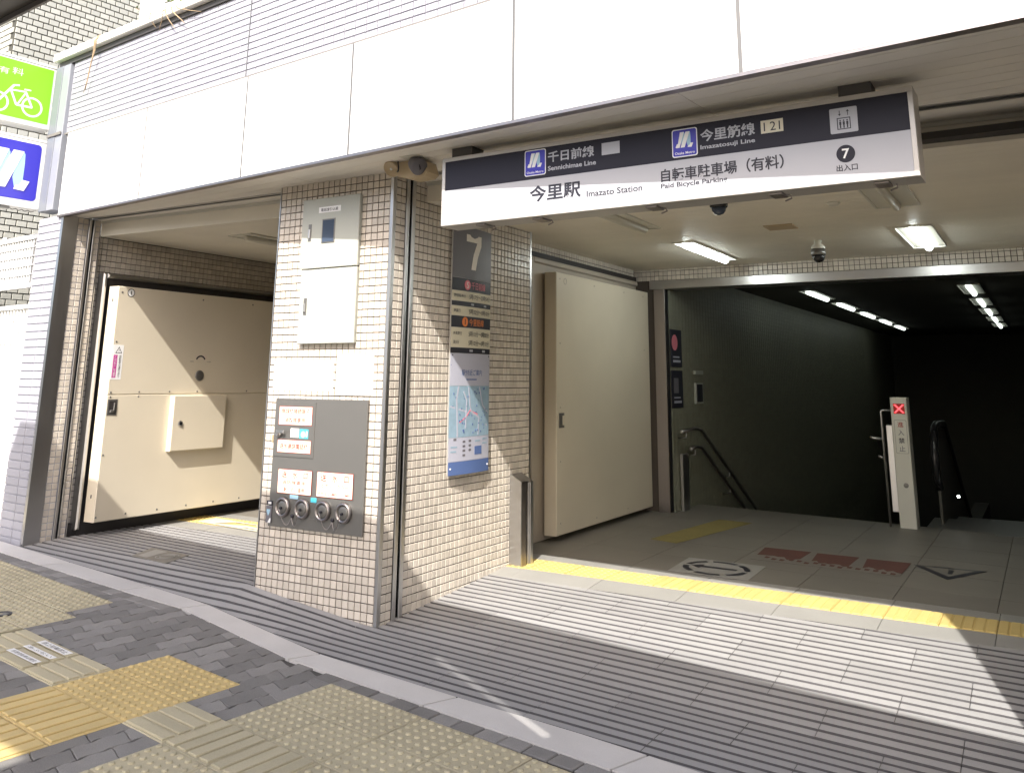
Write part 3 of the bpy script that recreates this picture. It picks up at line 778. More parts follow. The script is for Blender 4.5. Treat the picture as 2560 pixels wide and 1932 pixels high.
# ================================================================== OVERHEAD ENTRANCE SIGN
MSO = Vector((0.681, -0.393, 0)); MU = Vector((1, -0.02, 0)).normalized(); MN = Vector((-0.02, -1, 0)).normalized()
KS = 1.021; MSO = Vector((CAM.x+(MSO.x-CAM.x)*KS, CAM.y+(MSO.y-CAM.y)*KS, CAM.z*(1-KS)))   # true scale of the sign measured against the soffit
MS = Fr(MSO, MU*KS, ZV*KS, MN)
sg = thing('station_sign', MS(1.26, 2.43, -0.08), 'long hanging station name sign with a navy top band and white lower half', 'sign')
MB().box(MS, 0.0, 2.52, 2.232, 2.630, -0.165, 0.0, 0.002).build('case', M['signframe'], sg)
mb = MB()
mb.box(MS, 0.001, 2.519, 2.606, 2.629, 0.0, 0.006, 0.001).box(MS, 0.001, 2.519, 2.233, 2.252, 0.0, 0.006, 0.001).box(MS, 0.001, 0.022, 2.2521, 2.6059, 0.0, 0.006, 0.001).box(MS, 2.498, 2.519, 2.2521, 2.6059, 0.0, 0.006, 0.001)
mb.build('frame', M['signframe'], sg)
MB().box(MS, 0.0221, 2.4979, 2.437, 2.6059, 0.0, 0.002).build('navy_panel', M['navy'], sg)
MB().box(MS, 0.0221, 2.4979, 2.2521, 2.4368, 0.0, 0.002).build('white_panel', M['signwhite'], sg)
for u in (0.25, 0.62, 1.28, 1.9, 2.36):
    MB().box(MS, u-0.03, u+0.03, 2.222, 2.2318, -0.13, -0.03, 0.002).tube([MS(u+0.05, 2.225, -0.10), MS(u+0.05, 2.215, -0.12), MS(u+0.02, 2.205, -0.12)], 0.004, 6).build('catch', M['steeldk'], sg)
for u in (0.12, 2.28):
    MB().box(MS, u-0.07, u+0.07, 2.6301, 2.688, -0.14, -0.02).build('hanger', M['roofdark'], sg)
def rrect(u0, u1, v0, v1, r, seg=5):
    P = []
    for (cx_, cy_, a0) in ((u1-r, v1-r, 0), (u0+r, v1-r, 90), (u0+r, v0+r, 180), (u1-r, v0+r, 270)):
        for k in range(seg+1):
            a = R(a0+90*k/seg); P.append((cx_+r*math.cos(a), cy_+r*math.sin(a)))
    return P
def mlogo(F, u0, v0, s, parent, n):
    def pl(pts, m, d, nm): return MB().prism(F, [(u0+s*a, v0+s*b) for a, b in pts], n+d, n+d+max(0.0006, s*0.004)).build(nm, m, parent)
    pl([(0.475, 0.83), (0.50, 0.78), (0.515, 0.62), (0.50, 0.28), (0.47, 0.18), (0.40, 0.17), (0.345, 0.36), (0.375, 0.60)], M['logoshade'], 0, 'logo_fold')
    pl([(0.72, 0.83), (0.745, 0.78), (0.755, 0.62), (0.755, 0.33), (0.70, 0.17), (0.64, 0.17), (0.585, 0.36), (0.615, 0.60)], M['logoshade'], 0, 'logo_fold')
    k = max(0.0007, s*0.005)
    pl([(0.30, 0.83), (0.475, 0.83), (0.265, 0.17), (0.13, 0.17), (0.09, 0.20), (0.155, 0.345), (0.195, 0.33)][::-1], M['purewhite'], k, 'logo_stroke')
    pl([(0.545, 0.83), (0.72, 0.83), (0.49, 0.17), (0.31, 0.17)][::-1], M['purewhite'], k, 'logo_stroke')
    pl([(0.755, 0.335), (0.865, 0.325), (0.79, 0.15), (0.62, 0.16), (0.65, 0.23), (0.70, 0.24)][::-1], M['purewhite'], k*1.2, 'logo_stroke')
def small_logo(u0, u1, v0, v1):
    b = MB().prism(MS, rrect(u0, u1, v0, v1, 0.012), 0.002, 0.0032).build('logo_border', M['purewhite'], sg)
    MB().prism(MS, rrect(u0+0.005, u1-0.005, v0+0.005, v1-0.005, 0.009), 0.0032, 0.0038).build('logo_field', M['blue'], b)
    mlogo(MS, u0+0.008, v0+0.027, 0.118, b, 0.0038)
    text('Osaka Metro', MS, u0+0.014, u1-0.014, v0+0.013, v0+0.026, M['purewhite'], b, 0.0042, off=0.01)
small_logo(0.560, 0.693, 2.456, 2.600); small_logo(1.415, 1.546, 2.450, 2.592)
WH = M['signwhite']; IK = M['ink']; n2 = 0.003
text('千日前線', MS, 0.706, 0.984, 2.518, 2.578, WH, sg, n2, off=0.022); text('Sennichimae Line', MS, 0.706, 0.994, 2.472, 2.498, WH, sg, n2, off=0.022)
MB().box(MS, 1.028, 1.130, 2.516, 2.580, 0.002, 0.0032).build('blank_patch', M['signwhite'], sg)
text('今里筋線', MS, 1.561, 1.830, 2.511, 2.573, WH, sg, n2, off=0.022); text('Imazatosuji Line', MS, 1.560, 1.828, 2.468, 2.496, WH, sg, n2, off=0.022)
pt = MB().box(MS, 1.858, 1.962, 2.510, 2.572, 0.002, 0.0032).build('number_patch', M['cream'], sg); text('I 21', MS, 1.872, 1.948, 2.520, 2.562, IK, pt, 0.0038)
ev = MB().prism(MS, rrect(2.170, 2.288, 2.462, 2.578, 0.006), 0.002, 0.0032).build('elevator_pictogram', M['signwhite'], sg)
mb = MB(); u0_, u1_, v0_, v1_ = 2.200, 2.258, 2.478, 2.532; t_ = 0.004
mb.box(MS, u0_, u1_, v0_, v0_+t_, 0.0034, 0.0040).box(MS, u0_, u1_, v1_-t_, v1_, 0.0034, 0.0040).box(MS, u0_, u0_+t_, v0_+t_, v1_-t_, 0.0034, 0.0040).box(MS, u1_-t_, u1_, v0_+t_, v1_-t_, 0.0034, 0.0040)
for k in range(3):
    c = 2.214+0.015*k
    mb.disc(MS, c, 2.519, 0.0036, 0.0034, 0.0040, 10).box(MS, c-0.0045, c+0.0045, 2.499, 2.514, 0.0034, 0.0040).box(MS, c-0.003, c+0.003, 2.484, 2.4989, 0.0034, 0.0040)
mb.prism(MS, [(2.206, 2.551), (2.213, 2.541), (2.220, 2.551), (2.2145, 2.549), (2.2145, 2.566), (2.2115, 2.566), (2.2115, 2.549)], 0.0034, 0.0040)
mb.prism(MS, [(2.241, 2.557), (2.248, 2.568), (2.255, 2.557), (2.2495, 2.559), (2.2495, 2.541), (2.2465, 2.541), (2.2465, 2.559)], 0.0034, 0.0040)
mb.build('pictogram_print', IK, ev)
text('今里駅', MS, 0.592, 0.904, 2.310, 2.400, IK, sg, n2, off=0.025); text('Imazato Station', MS, 0.938, 1.250, 2.305, 2.338, IK, sg, n2, off=0.012)
text('自転車駐車場（有料）', MS, 1.352, 1.955, 2.334, 2.402, IK, sg, n2, off=0.02); text('Paid Bicycle Parking', MS, 1.350, 1.686, 2.296, 2.328, IK, sg, n2, off=0.02)
cc = MB().disc(MS, 2.227, 2.366, 0.040, 0.002, 0.0032, 28).build('exit_disc', M['navy'], sg); text('7', MS, 2.212, 2.243, 2.344, 2.389, M['purewhite'], cc, 0.004, off=0.02)
text('出入口', MS, 2.183, 2.273, 2.288, 2.318, IK, sg, n2, off=0.02)

# ================================================================== LEFT PROJECTING SIGNS
SF = Fr(FO+A*(-3.885), NN, ZV, A)
gs = thing('parking_sign', SF(-0.33, 3.85, -0.08), 'lime green bicycle parking sign box on the pier, above the blue one', 'sign')
MB().box(SF, -0.69, -0.005, 3.525, 4.120, -0.16, 0.0, 0.003).build('case', M['fence'], gs)
MB().box(SF, -0.655, -0.042, 3.570, 4.078, 0.0, 0.002).build('green_panel', M['green'], gs)
MB().box(SF, -0.685, -0.01, 4.094, 4.098, 0.0, 0.002).build('seam', M['panelgrey'], gs)
def pm(x, y): return (-0.042-(415-x)*0.00103, 4.078-(y-(490-(415-x)*0.283))*0.00117)
a_, b_ = pm(-25, 430), pm(55, 510); text('有', SF, a_[0], b_[0], b_[1], a_[1]-0.01, M['fence'], gs, 0.003)
a_, b_ = pm(80, 445), pm(170, 530); text('料', SF, a_[0], b_[0], b_[1], a_[1]-0.005, M['fence'], gs, 0.003)
mb = MB(); wr, wl = pm(272, 778), pm(-2, 712)
for c in (wr, wl): mb.ring(SF, c[0], c[1], 0.073, 0.090, 0.002, 0.003, 0, 360, 32)
def bar(p, q, wd):
    p = Vector(pm(*p)); q = Vector(pm(*q)); d = (q-p).normalized(); o = Vector((-d.y, d.x))*wd/2
    mb.prism(SF, [tuple(p-o), tuple(q-o), tuple(q+o), tuple(p+o)], 0.003, 0.0036)
bar((-2, 712), (108, 596), 0.020); bar((105, 596), (152, 600), 0.016); bar((88, 630), (212, 655), 0.014); bar((88, 630), (145, 752), 0.018); bar((145, 750), (275, 782), 0.018); bar((212, 655), (150, 752), 0.014); bar((205, 650), (272, 782), 0.018); bar((192, 633), (248, 646), 0.012)
mb.build('bicycle_pictogram', M['fence'], gs)
ms = thing('metro_sign', SF(-0.3, 3.1, -0.08), 'white sign box with a blue square and ribbon letter M, under the green one', 'sign')
MB().box(SF, -0.625, -0.004, 2.80, 3.425, -0.16, 0.0, 0.003).build('case', M['fence'], ms)
bs = MB().prism(SF, rrect(-0.565, -0.058, 2.868, 3.372, 0.035), 0.0, 0.002).build('blue_square', M['blue'], ms)
mlogo(SF, -0.565, 2.868, 0.505, bs, 0.002)
MB().box(SF, -0.61, -0.02, 3.40, 3.403, 0.0, 0.002).build('seam', M['panelgrey'], ms)
MB().box(SF, -0.36, -0.25, 2.776, 2.798, -0.06, -0.02).tube([SF(-0.24+0.025*k, 2.79-0.012*(k % 2), -0.04) for k in range(9)], 0.004, 5).build('cable', M['panelgrey'], ms)
for (z0, z1, lab, m_) in ((3.46, 4.12, None, 'panelgrey'), (2.78, 3.44, None, 'steel')):
    pass
ch = thing('sign_bracket', FF(-3.74, 3.4, 0.05), 'tall pale steel channel joining the projecting signs to the wall corner', 'bracket')
MB().box(FF, -3.872, -3.745, 2.775, 4.100, -0.10, 0.030, 0.003).build('channel', M['channel'], ch)
MB().box(FF, -3.742, -3.622, 2.775, 4.100, -0.10, 0.026, 0.003).build('cover', M['channel2'], ch)
MB().box(FF, -3.87, -3.63, 3.445, 3.47, 0.031, 0.040).build('clamp', M['roofedge'], ch)

# ================================================================== PILLAR FRONT FITTINGS
cab = thing('control_cabinet', (-0.44, -0.06, 2.33), 'upper grey steel cabinet with a small window, half in shade on the pillar', 'cabinet')
MB().box(PF, -0.758, -0.255, 2.112, 2.586, 0.0062, 0.028).build('body', M['boxgrey'], cab)
MB().box(PF, -0.764, -0.249, 2.108, 2.590, 0.0285, 0.042, 0.003).build('door', M['boxgrey'], cab)
lb = MB().box(PF, -0.612, -0.414, 2.486, 2.526, 0.0422, 0.0435).build('name_plate', M['purewhite'], cab); text('電話線引込盤', PF, -0.592, -0.436, 2.494, 2.517, IK, lb, 0.0442, off=0.01)
wn = MB().box(PF, -0.574, -0.456, 2.274, 2.441, 0.0422, 0.046, 0.002).build('window_frame', M['panelgrey'], cab)
MB().box(PF, -0.565, -0.465, 2.283, 2.432, 0.0461, 0.047).build('pane', M['glass'], wn)
def chandle(parent, u, v0, v1):
    h = MB().box(PF, u-0.014, u+0.014, v0, v1, 0.0422, 0.045, 0.001).build('handle', M['panelgrey'], parent)
    MB().box(PF, u-0.008, u+0.008, v0+0.02, v1-0.035, 0.045, 0.056, 0.003).build('lever', M['steel'], h)
chandle(cab, -0.685, 2.296, 2.414)
cab2 = thing('control_cabinet', (-0.49, -0.03, 1.85), 'lower blank white cabinet in full sun below the windowed one', 'cabinet')
MB().box(PF, -0.740, -0.252, 1.610, 2.097, 0.0062, 0.028).build('body', M['boxgrey'], cab2)
MB().box(PF, -0.744, -0.247, 1.606, 2.100, 0.0285, 0.042, 0.003).build('door', M['boxgrey'], cab2)
chandle(cab2, -0.688, 1.796, 1.910)
npl = tag(MB().box(PF, -0.972, -0.436, 1.302, 1.496, 0.006, 0.0075).build('notice_plate', M['white']), 'wide white notice plate with faded print, left of the plain one', 'plate')
for (u, v) in ((-0.955, 1.484), (-0.452, 1.484), (-0.955, 1.312), (-0.452, 1.312)): MB().lathe(PF(u, v, 0.0074), (0, -1, 0), [(0.0035, 0), (0.002, 0.001)], 6).build('screw', M['panelgrey'], npl)
text('送水区域 地下鉄今里駅構内', PF, -0.885, -0.52, 1.447, 1.467, M['mapwhite'], npl, 0.008); text('駅事務室・機械室・ホーム', PF, -0.93, -0.50, 1.376, 1.392, M['mapwhite'], npl, 0.008)
np2 = tag(MB().box(PF, -0.407, -0.098, 1.278, 1.532, 0.006, 0.0075).build('notice_plate', M['white']), 'plain white square plate above the hose inlet panel, right side', 'plate')
for (u, v) in ((-0.392, 1.518), (-0.112, 1.518), (-0.392, 1.290), (-0.112, 1.290)): MB().lathe(PF(u, v, 0.0074), (0, -1, 0), [(0.0035, 0), (0.002, 0.001)], 6).build('screw', M['panelgrey'], np2)

inl = thing('fire_inlet_panel', (-0.52, -0.01, 0.85), 'dark grey fire brigade inlet panel with red labels and four hose couplings', 'panel')
MB().box(PF, -0.923, -0.121, 0.442, 1.250, 0.0062, 0.020, 0.002).build('plate', M['panelgrey'], inl)
sd = MB().box(PF, -0.912, -0.556, 0.878, 1.228, 0.0202, 0.0245, 0.0015).build('access_door', M['panelgrey'], inl)
def label(u0, u1, v0, v1, lines):
    l_ = MB().box(PF, u0, u1, v0, v1, 0.0247, 0.0262).build('label', M['red'], inl)
    MB().box(PF, u0+0.003, u1-0.003, v0+0.003, v1-0.003, 0.0262, 0.0268).build('label_face', M['labelbg'], l_)
    for (s_, a, b, c, d, o_) in lines: text(s_, PF, a, b, c, d, M['red'], l_, 0.0274, off=o_)
label(-0.879, -0.579, 1.080, 1.200, [('無線機接続端子', -0.855, -0.603, 1.153, 1.186, 0.008), ('消防隊専用', -0.822, -0.642, 1.096, 1.128, 0.008)])
label(-0.877, -0.577, 0.905, 0.987, [('送水連絡電話機', -0.855, -0.602, 0.930, 0.964, 0.012)])
label(-0.852, -0.552, 0.651, 0.802, [('送　水　口', -0.818, -0.588, 0.748, 0.790, 0.012), ('（消防隊専用）', -0.828, -0.586, 0.708, 0.734, 0.006), ('駅・ずい道用', -0.795, -0.612, 0.664, 0.692, 0.010)])
label(-0.507, -0.205, 0.651, 0.803, [('送　水　口', -0.476, -0.240, 0.745, 0.790, 0.012), ('（スプリンクラー）', -0.492, -0.226, 0.704, 0.732, 0.006), ('送水圧 0.5MPa〜1.0MPa', -0.498, -0.216, 0.662, 0.684, 0.002)])
kn = MB().lathe(PF(-0.863, 1.022, 0.024), (0, -1, 0), [(0.020, 0), (0.020, 0.014), (0.012, 0.018), (0.012, 0.03)], 14).box(PF, -0.868, -0.80, 1.028, 1.048, 0.050, 0.060, 0.003).build('door_handle', M['steel'], inl, False)
MB().box(PF, -0.765, -0.690, 1.003, 1.060, 0.0247, 0.0256).build('white_sticker', M['purewhite'], inl)
st = MB().box(PF, -0.683, -0.607, 0.998, 1.058, 0.0247, 0.0256).build('teal_sticker', M['teal'], inl)
MB().disc(PF, -0.652, 1.024, 0.022, 0.0256, 0.0262, 16).build('sticker_mark', M['logoshade'], st); MB().box(PF, -0.626, -0.614, 1.01, 1.045, 0.0256, 0.0262).build('sticker_bar', M['purewhite'], st)
MB().box(PF, -0.740, -0.666, 0.622, 0.648, 0.0202, 0.0215).build('blue_tag', M['logoshade'], inl)
MB().box(PF, -0.556, -0.506, 0.612, 0.640, 0.0202, 0.0215).build('teal_tag', M['teal'], inl)
MB().box(PF, -0.560, -0.505, 0.498, 0.512, 0.0202, 0.0225).build('name_plate', M['panelgrey'], inl)
for (cx_, cz_) in ((-0.790, 0.567), (-0.618, 0.568), (-0.442, 0.568), (-0.269, 0.570)):
    o_ = PF(cx_, cz_, 0.0)
    c_ = MB().lathe(o_, (0, -1, 0), [(0.060, 0.02), (0.062, 0.026), (0.062, 0.036), (0.054, 0.044), (0.047, 0.044), (0.047, 0.026)], 26).build('hose_coupling', M['steeldk'], inl, True)
    MB().lathe(PF(cx_, cz_, 0.026), (0, -1, 0), [(0.0465, 0), (0.045, 0.009), (0.030, 0.013), (0.012, 0.014)], 22).build('cap', M['panelgrey'], c_, True)
    MB().lathe(PF(cx_, cz_-0.004, 0.040), (0, -1, 0), [(0.008, 0), (0.008, 0.012)], 8).build('cap_lug', M['ink'], c_)
for (hx, hz, l_, r_) in ((-0.706, 0.518, -0.790, -0.618), (-0.361, 0.521, -0.442, -0.269)):
    MB().lathe(PF(hx, hz, 0.019), (0, -1, 0), [(0.012, 0), (0.012, 0.010), (0.006, 0.016)], 10).build('chain_hook', M['ink'], inl)
    for e_ in (l_, r_):
        P_ = []
        for k in range(13):
            t = k/12; P_.append(PF(hx+(e_-hx)*t, (hz-0.004)*(1-t)+(0.562)*t-0.30*t*(1-t)*(1.1-0.35*t), 0.028+0.035*t))
        MB().tube(P_, 0.0026, 5).build('chain', M['steeldk'], inl, True)
kb = thing('key_box', (-0.90, -0.01, 0.52), 'small blue-grey tag strip on the left edge of the inlet panel', 'tag')
MB().box(PF, -0.940, -0.888, 0.570, 0.598, 0.0203, 0.026, 0.001).build('black_label', M['ink'], kb); MB().box(PF, -0.925, -0.897, 0.577, 0.591, 0.026, 0.0268).build('print', M['purewhite'], kb)
MB().box(PF, -0.940, -0.890, 0.462, 0.566, 0.0203, 0.030, 0.003).build('box', M['slate'], kb); MB().prism(PF, [(-0.930, 0.53), (-0.915, 0.505), (-0.90, 0.53), (-0.90, 0.545), (-0.93, 0.545)], 0.030, 0.031).build('emblem', M['logoshade'], kb)
MB().prism(PF, [(-0.918, 0.462), (-0.890, 0.462), (-0.890, 0.492), (-0.900, 0.49)], 0.030, 0.0318).build('peeling_corner', M['purewhite'], kb)
rt = tag(MB().box(PF, -0.952, -0.936, 0.962, 1.012, 0.006, 0.0075).build('rust_tag', M['stem']), 'tiny rusty plate fixed on a tile beside the inlet panel', 'plate')

# ================================================================== INFORMATION BOARD (bulging aluminium, on the pillar side)
ib = thing('information_board', (0.04, 0.9, 1.6), 'tall slim board with the number 7, timetables and a map on the pillar side', 'sign')
IU0, IU1 = 0.652, 1.150
def bow(u, v):  # sheet bows away from the wall; bottom curls outwards
    t = (u-IU0)/(IU1-IU0); return 0.028+0.016*(4*t*(1-t)) + 0.012*max(0, (1.05-v))
class Bow(Fr):
    def __call__(s, u, v, n=0.0): return PS(u, v, n+bow(u, v))
BF = Bow((0, 0, 0), (0, 1, 0), (0, 0, 1), (1, 0, 0))
def sheet(v0, v1, m, nm, n=0.0, u0=IU0, u1=IU1, th_=0.0015, parent=ib, seg=12):
    mb = MB(); k = seg+1; nv = max(1, int((v1-v0)/0.15))
    for (d) in (n, n+th_):
        for j in range(nv+1):
            for i in range(k): mb.v.append(tuple(BF(u0+(u1-u0)*i/seg, v0+(v1-v0)*j/nv, d)))
    L = k*(nv+1)
    for j in range(nv):
        for i in range(seg):
            a = j*k+i; mb.f.append((L+a, L+a+1, L+a+k+1, L+a+k)); mb.f.append((a+k, a+k+1, a+1, a))
    for i in range(seg): mb.f.append((i, i+1, L+i+1, L+i)); e = nv*k+i; mb.f.append((e+1, e, L+e, L+e+1))
    for j in range(nv): a = j*k; mb.f.append((a+k, a, L+a, L+a+k)); b = j*k+seg; mb.f.append((b, b+k, L+b+k, L+b))
    return mb.build(nm, m, parent, False)
sheet(0.745, 2.47, M['signframe'], 'board', -0.008, IU0-0.006, IU1+0.006, 0.007)
sheet(2.092, 2.468, M['slate'], 'number_panel')
def tx(s_, u0, u1, v0, v1, m, par, off=0.006, n=0.0028): return text(s_, BF, u0, u1, v0, v1, m, par, n, off=off)
MB().prism(BF, [(0.862, 2.160), (0.920, 2.160), (0.945, 2.255), (0.992, 2.345), (0.992, 2.415), (0.800, 2.415), (0.800, 2.362), (0.935, 2.362), (0.888, 2.27)], 0.0018, 0.003).build('numeral', M['soffit'], ib)
b = sheet(2.000, 2.090, M['ink'], 'line_band'); MB().disc(BF, 0.822, 2.045, 0.036, 0.0018, 0.003, 20).build('line_disc', M['pinkneon'], b); tx('千日前線', 0.868, 1.060, 2.018, 2.072, M['pinkneon'], b)
tx('S', 0.808, 0.836, 2.022, 2.068, M['purewhite'], b, 0.01, 0.004)
b = sheet(1.927, 1.998, M['cream'], 'timetable'); tx('野田阪神行', 0.672, 0.80, 1.952, 1.976, IK, b); tx('5時17分～23時54分', 0.845, 1.135, 1.945, 1.984, IK, b)
b = sheet(1.893, 1.925, M['ink'], 'line_band'); MB().box(BF, 0.87, 0.905, 1.902, 1.916, 0.0018, 0.003).box(BF, 1.045, 1.08, 1.902, 1.916, 0.0018, 0.003).build('small_print', M['signwhite'], b)
b = sheet(1.823, 1.891, M['cream'], 'timetable'); tx('南巽行', 0.672, 0.745, 1.845, 1.870, IK, b); tx('5時32分～0時10分', 0.845, 1.135, 1.838, 1.877, IK, b)
b = sheet(1.742, 1.821, M['ink'], 'line_band'); MB().disc(BF, 0.800, 1.782, 0.034, 0.0018, 0.003, 20).build('line_disc', M['orange'], b); tx('今里筋線', 0.848, 1.045, 1.757, 1.808, M['orange'], b); tx('I', 0.796, 0.804, 1.762, 1.802, M['ink'], b, 0.01, 0.004)
b = sheet(1.602, 1.740, M['cream'], 'timetable'); tx('井高野行', 0.672, 0.765, 1.688, 1.712, IK, b); tx('5時10分～0時00分', 0.845, 1.130, 1.680, 1.720, IK, b); tx('清水行', 0.672, 0.735, 1.625, 1.650, IK, b); tx('5時10分～0時10分', 0.845, 1.130, 1.617, 1.657, IK, b)
b = sheet(1.563, 1.600, M['ink'], 'line_band'); MB().box(BF, 0.86, 0.90, 1.574, 1.590, 0.0018, 0.003).box(BF, 1.03, 1.07, 1.574, 1.590, 0.0018, 0.003).build('small_print', M['signwhite'], b)
b = sheet(1.340, 1.561, M['mapwhite'], 'map_title'); tx('駅付近ご案内', 0.775, 1.03, 1.408, 1.450, M['mapnavy'], b); MB().box(BF, 0.83, 0.96, 1.378, 1.386, 0.0018, 0.0028).build('small_print', M['mapnavy'], b)
MB().box(BF, 0.655, 1.147, 1.478, 1.481, 0.0018, 0.0028).build('rule', M['mapnavy'], b)
for u in (0.672, 1.132): MB().lathe(BF(u, 1.548, 0.001), (1, 0, 0), [(0.006, 0), (0.004, 0.003)], 8).build('screw', IK, b)
b = sheet(0.992, 1.338, M['mapblue'], 'map')
for k, (pts, m_, w_) in enumerate([([(0.745, 1.335), (0.725, 1.25), (0.735, 1.12), (0.74, 0.995)], 'mapwhite', 0.007), ([(0.66, 1.20), (0.80, 1.17), (0.95, 1.14), (1.12, 1.06)], 'mapwhite', 0.006), ([(0.86, 1.33), (0.88, 1.2), (0.90, 1.16), (1.0, 1.12), (0.99, 1.0)], 'mapwhite', 0.006), ([(0.76, 1.09), (0.84, 1.13), (0.88, 1.17), (0.98, 1.14)], 'pinkneon', 0.004), ([(0.80, 1.3), (0.84, 1.24), (0.83, 1.05)], 'mapwhite', 0.005), ([(1.0, 1.33), (1.05, 1.2), (1.13, 1.15)], 'mapwhite', 0.005)]):
    mb = MB()
    for (p, q) in zip(pts, pts[1:]):
        p, q = Vector(p), Vector(q); d = (q-p).normalized(); o_ = Vector((-d.y, d.x))*w_
        mb.prism(BF, [tuple(p-o_), tuple(q-o_), tuple(q+o_), tuple(p+o_)], 0.0018, 0.0024+0.0002*k)
    mb.build('map_road', M[m_], b)
mb = MB(); rnd = random.Random(3)
for k in range(46):
    u = rnd.uniform(0.67, 1.12); v = rnd.uniform(1.01, 1.32); a, c = rnd.uniform(0.004, 0.014), rnd.uniform(0.004, 0.014); mb.box(BF, u, u+a, v, v+c, 0.0018, 0.0040)
tag(mb.build('map_marks', M['mapnavy'], b), kind='stuff')
b = sheet(0.835, 0.990, M['mapwhite'], 'map_legend')
for (u, v) in [(0.80, 0.955), (0.80, 0.925), (0.80, 0.895), (0.80, 0.865), (0.87, 0.957), (0.87, 0.927), (0.87, 0.897), (0.70, 0.972)]:
    MB().box(BF, u, u+0.03, v, v+0.014, 0.0018, 0.0028).build('legend_print', M['slate'], b)
for (u, v, w_) in [(0.95, 0.955, 0.07), (1.05, 0.965, 0.07), (1.05, 0.935, 0.07), (0.67, 0.925, 0.07), (0.67, 0.895, 0.06)]: MB().box(BF, u, u+w_, v, v+0.010, 0.0018, 0.0028).build('legend_print', M['mapblue'], b)
MB().box(BF, 0.945, 1.040, 0.868, 0.925, 0.0018, 0.0028).build('blue_patch', M['mapnavy'], b)
b = sheet(0.747, 0.833, M['mapnavy'], 'footer')
for (u, v) in ((0.672, 0.79), (1.130, 0.79)): MB().lathe(BF(u, v, 0.001), (1, 0, 0), [(0.007, 0), (0.005, 0.004)], 8).build('screw', M['purewhite'], b)

# ================================================================== STAINLESS GUARD at the pillar foot
gd = thing('steel_guard', (0.05, 1.6, 0.04), 'waist-high folded stainless steel guard at the inner foot of the pillar', 'guard')
GDF = Fr((0, 1.49, 0), (1, 0, 0), (0, 0, 1), (0, -1, 0))
MB().prism(GDF, [(0.008, -0.02), (0.110, -0.02), (0.110, 0.636), (0.008, 0.690)], -0.012, 0.0).build('front_plate', M['steel'], gd)
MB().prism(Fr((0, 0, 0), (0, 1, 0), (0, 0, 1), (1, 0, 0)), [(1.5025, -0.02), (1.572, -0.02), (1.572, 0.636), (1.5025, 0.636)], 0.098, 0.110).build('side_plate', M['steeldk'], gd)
mb = MB(); i = 0; mb.v = [(0.008, 1.5025, 0.687), (0.110, 1.5025, 0.633), (0.110, 1.665, 0.633), (0.008, 1.665, 0.687), (0.008, 1.5025, 0.680), (0.110, 1.5025, 0.626), (0.110, 1.665, 0.626), (0.008, 1.665, 0.680)]
mb.f = [(0, 1, 2, 3), (7, 6, 5, 4), (0, 4, 5, 1), (1, 5, 6, 2), (2, 6, 7, 3), (3, 7, 4, 0)]; mb.build('top_cover', M['steeldk'], gd)
MB().box(W, 0.03, 0.100, 1.600, 1.652, -0.02, 0.6255).build('rear_post', M['steel'], gd)
MB().box(W, 0.102, 0.112, 1.628, 1.665, -0.02, 0.6255).build('rear_edge', M['steel'], gd)

# ================================================================== TWIN LAMP on the pillar head
tl = thing('twin_spotlight', (0.2, -0.15, 2.68), 'beige twin spotlight unit under the soffit at the pillar corner', 'light')
TF = Fr((0, -0.20, 0), (1, 0, 0), (0, 0, 1), (0, -1, 0))
MB().prism(TF, [(0.10, 2.655), (0.20, 2.625), (0.29, 2.598), (0.40, 2.604), (0.425, 2.625), (0.40, 2.70), (0.30, 2.714), (0.12, 2.714)], -0.12, 0.0).build('base', M['beigeplastic'], tl)
ax = Vector((0.02, -0.80, -0.60)).normalized(); o_ = Vector((0.138, -0.135, 2.725))
MB().lathe(o_, ax, [(0.028, -0.02), (0.040, 0.0), (0.048, 0.04), (0.055, 0.085), (0.050, 0.090), (0.044, 0.086)], 22).build('lamp_head', M['beigeplastic'], tl, True)
MB().lathe(o_, ax, [(0.044, 0.082), (0.030, 0.072), (0.010, 0.070)], 20).build('reflector', M['labelbg'], tl, True)
MB().lathe(o_, ax, [(0.014, 0.070), (0.014, 0.082), (0.008, 0.088)], 12).build('bulb', M['purewhite'], tl, True)
ax = Vector((0.80, -0.25, -0.55)).normalized(); o_ = Vector((0.335, -0.225, 2.690))
MB().lathe(o_, ax, [(0.026, -0.02), (0.040, 0.0), (0.050, 0.03), (0.055, 0.075), (0.050, 0.078)], 20).build('lamp_head', M['slate'], tl, True)
MB().tube([(0.20, -0.21, 2.715), (0.215, -0.23, 2.70), (0.225, -0.235, 2.67), (0.215, -0.225, 2.65), (0.20, -0.215, 2.648)], 0.005, 6).tube([(0.33, -0.23, 2.72), (0.36, -0.26, 2.70), (0.40, -0.26, 2.67), (0.40, -0.24, 2.64), (0.37, -0.22, 2.63)], 0.005, 6).build('cable', M['ink'], tl, True)
MB().box(W, 0.28, 0.42, -0.30, -0.18, 2.712, 2.7155).build('top_plate', M['lampbody'], tl)

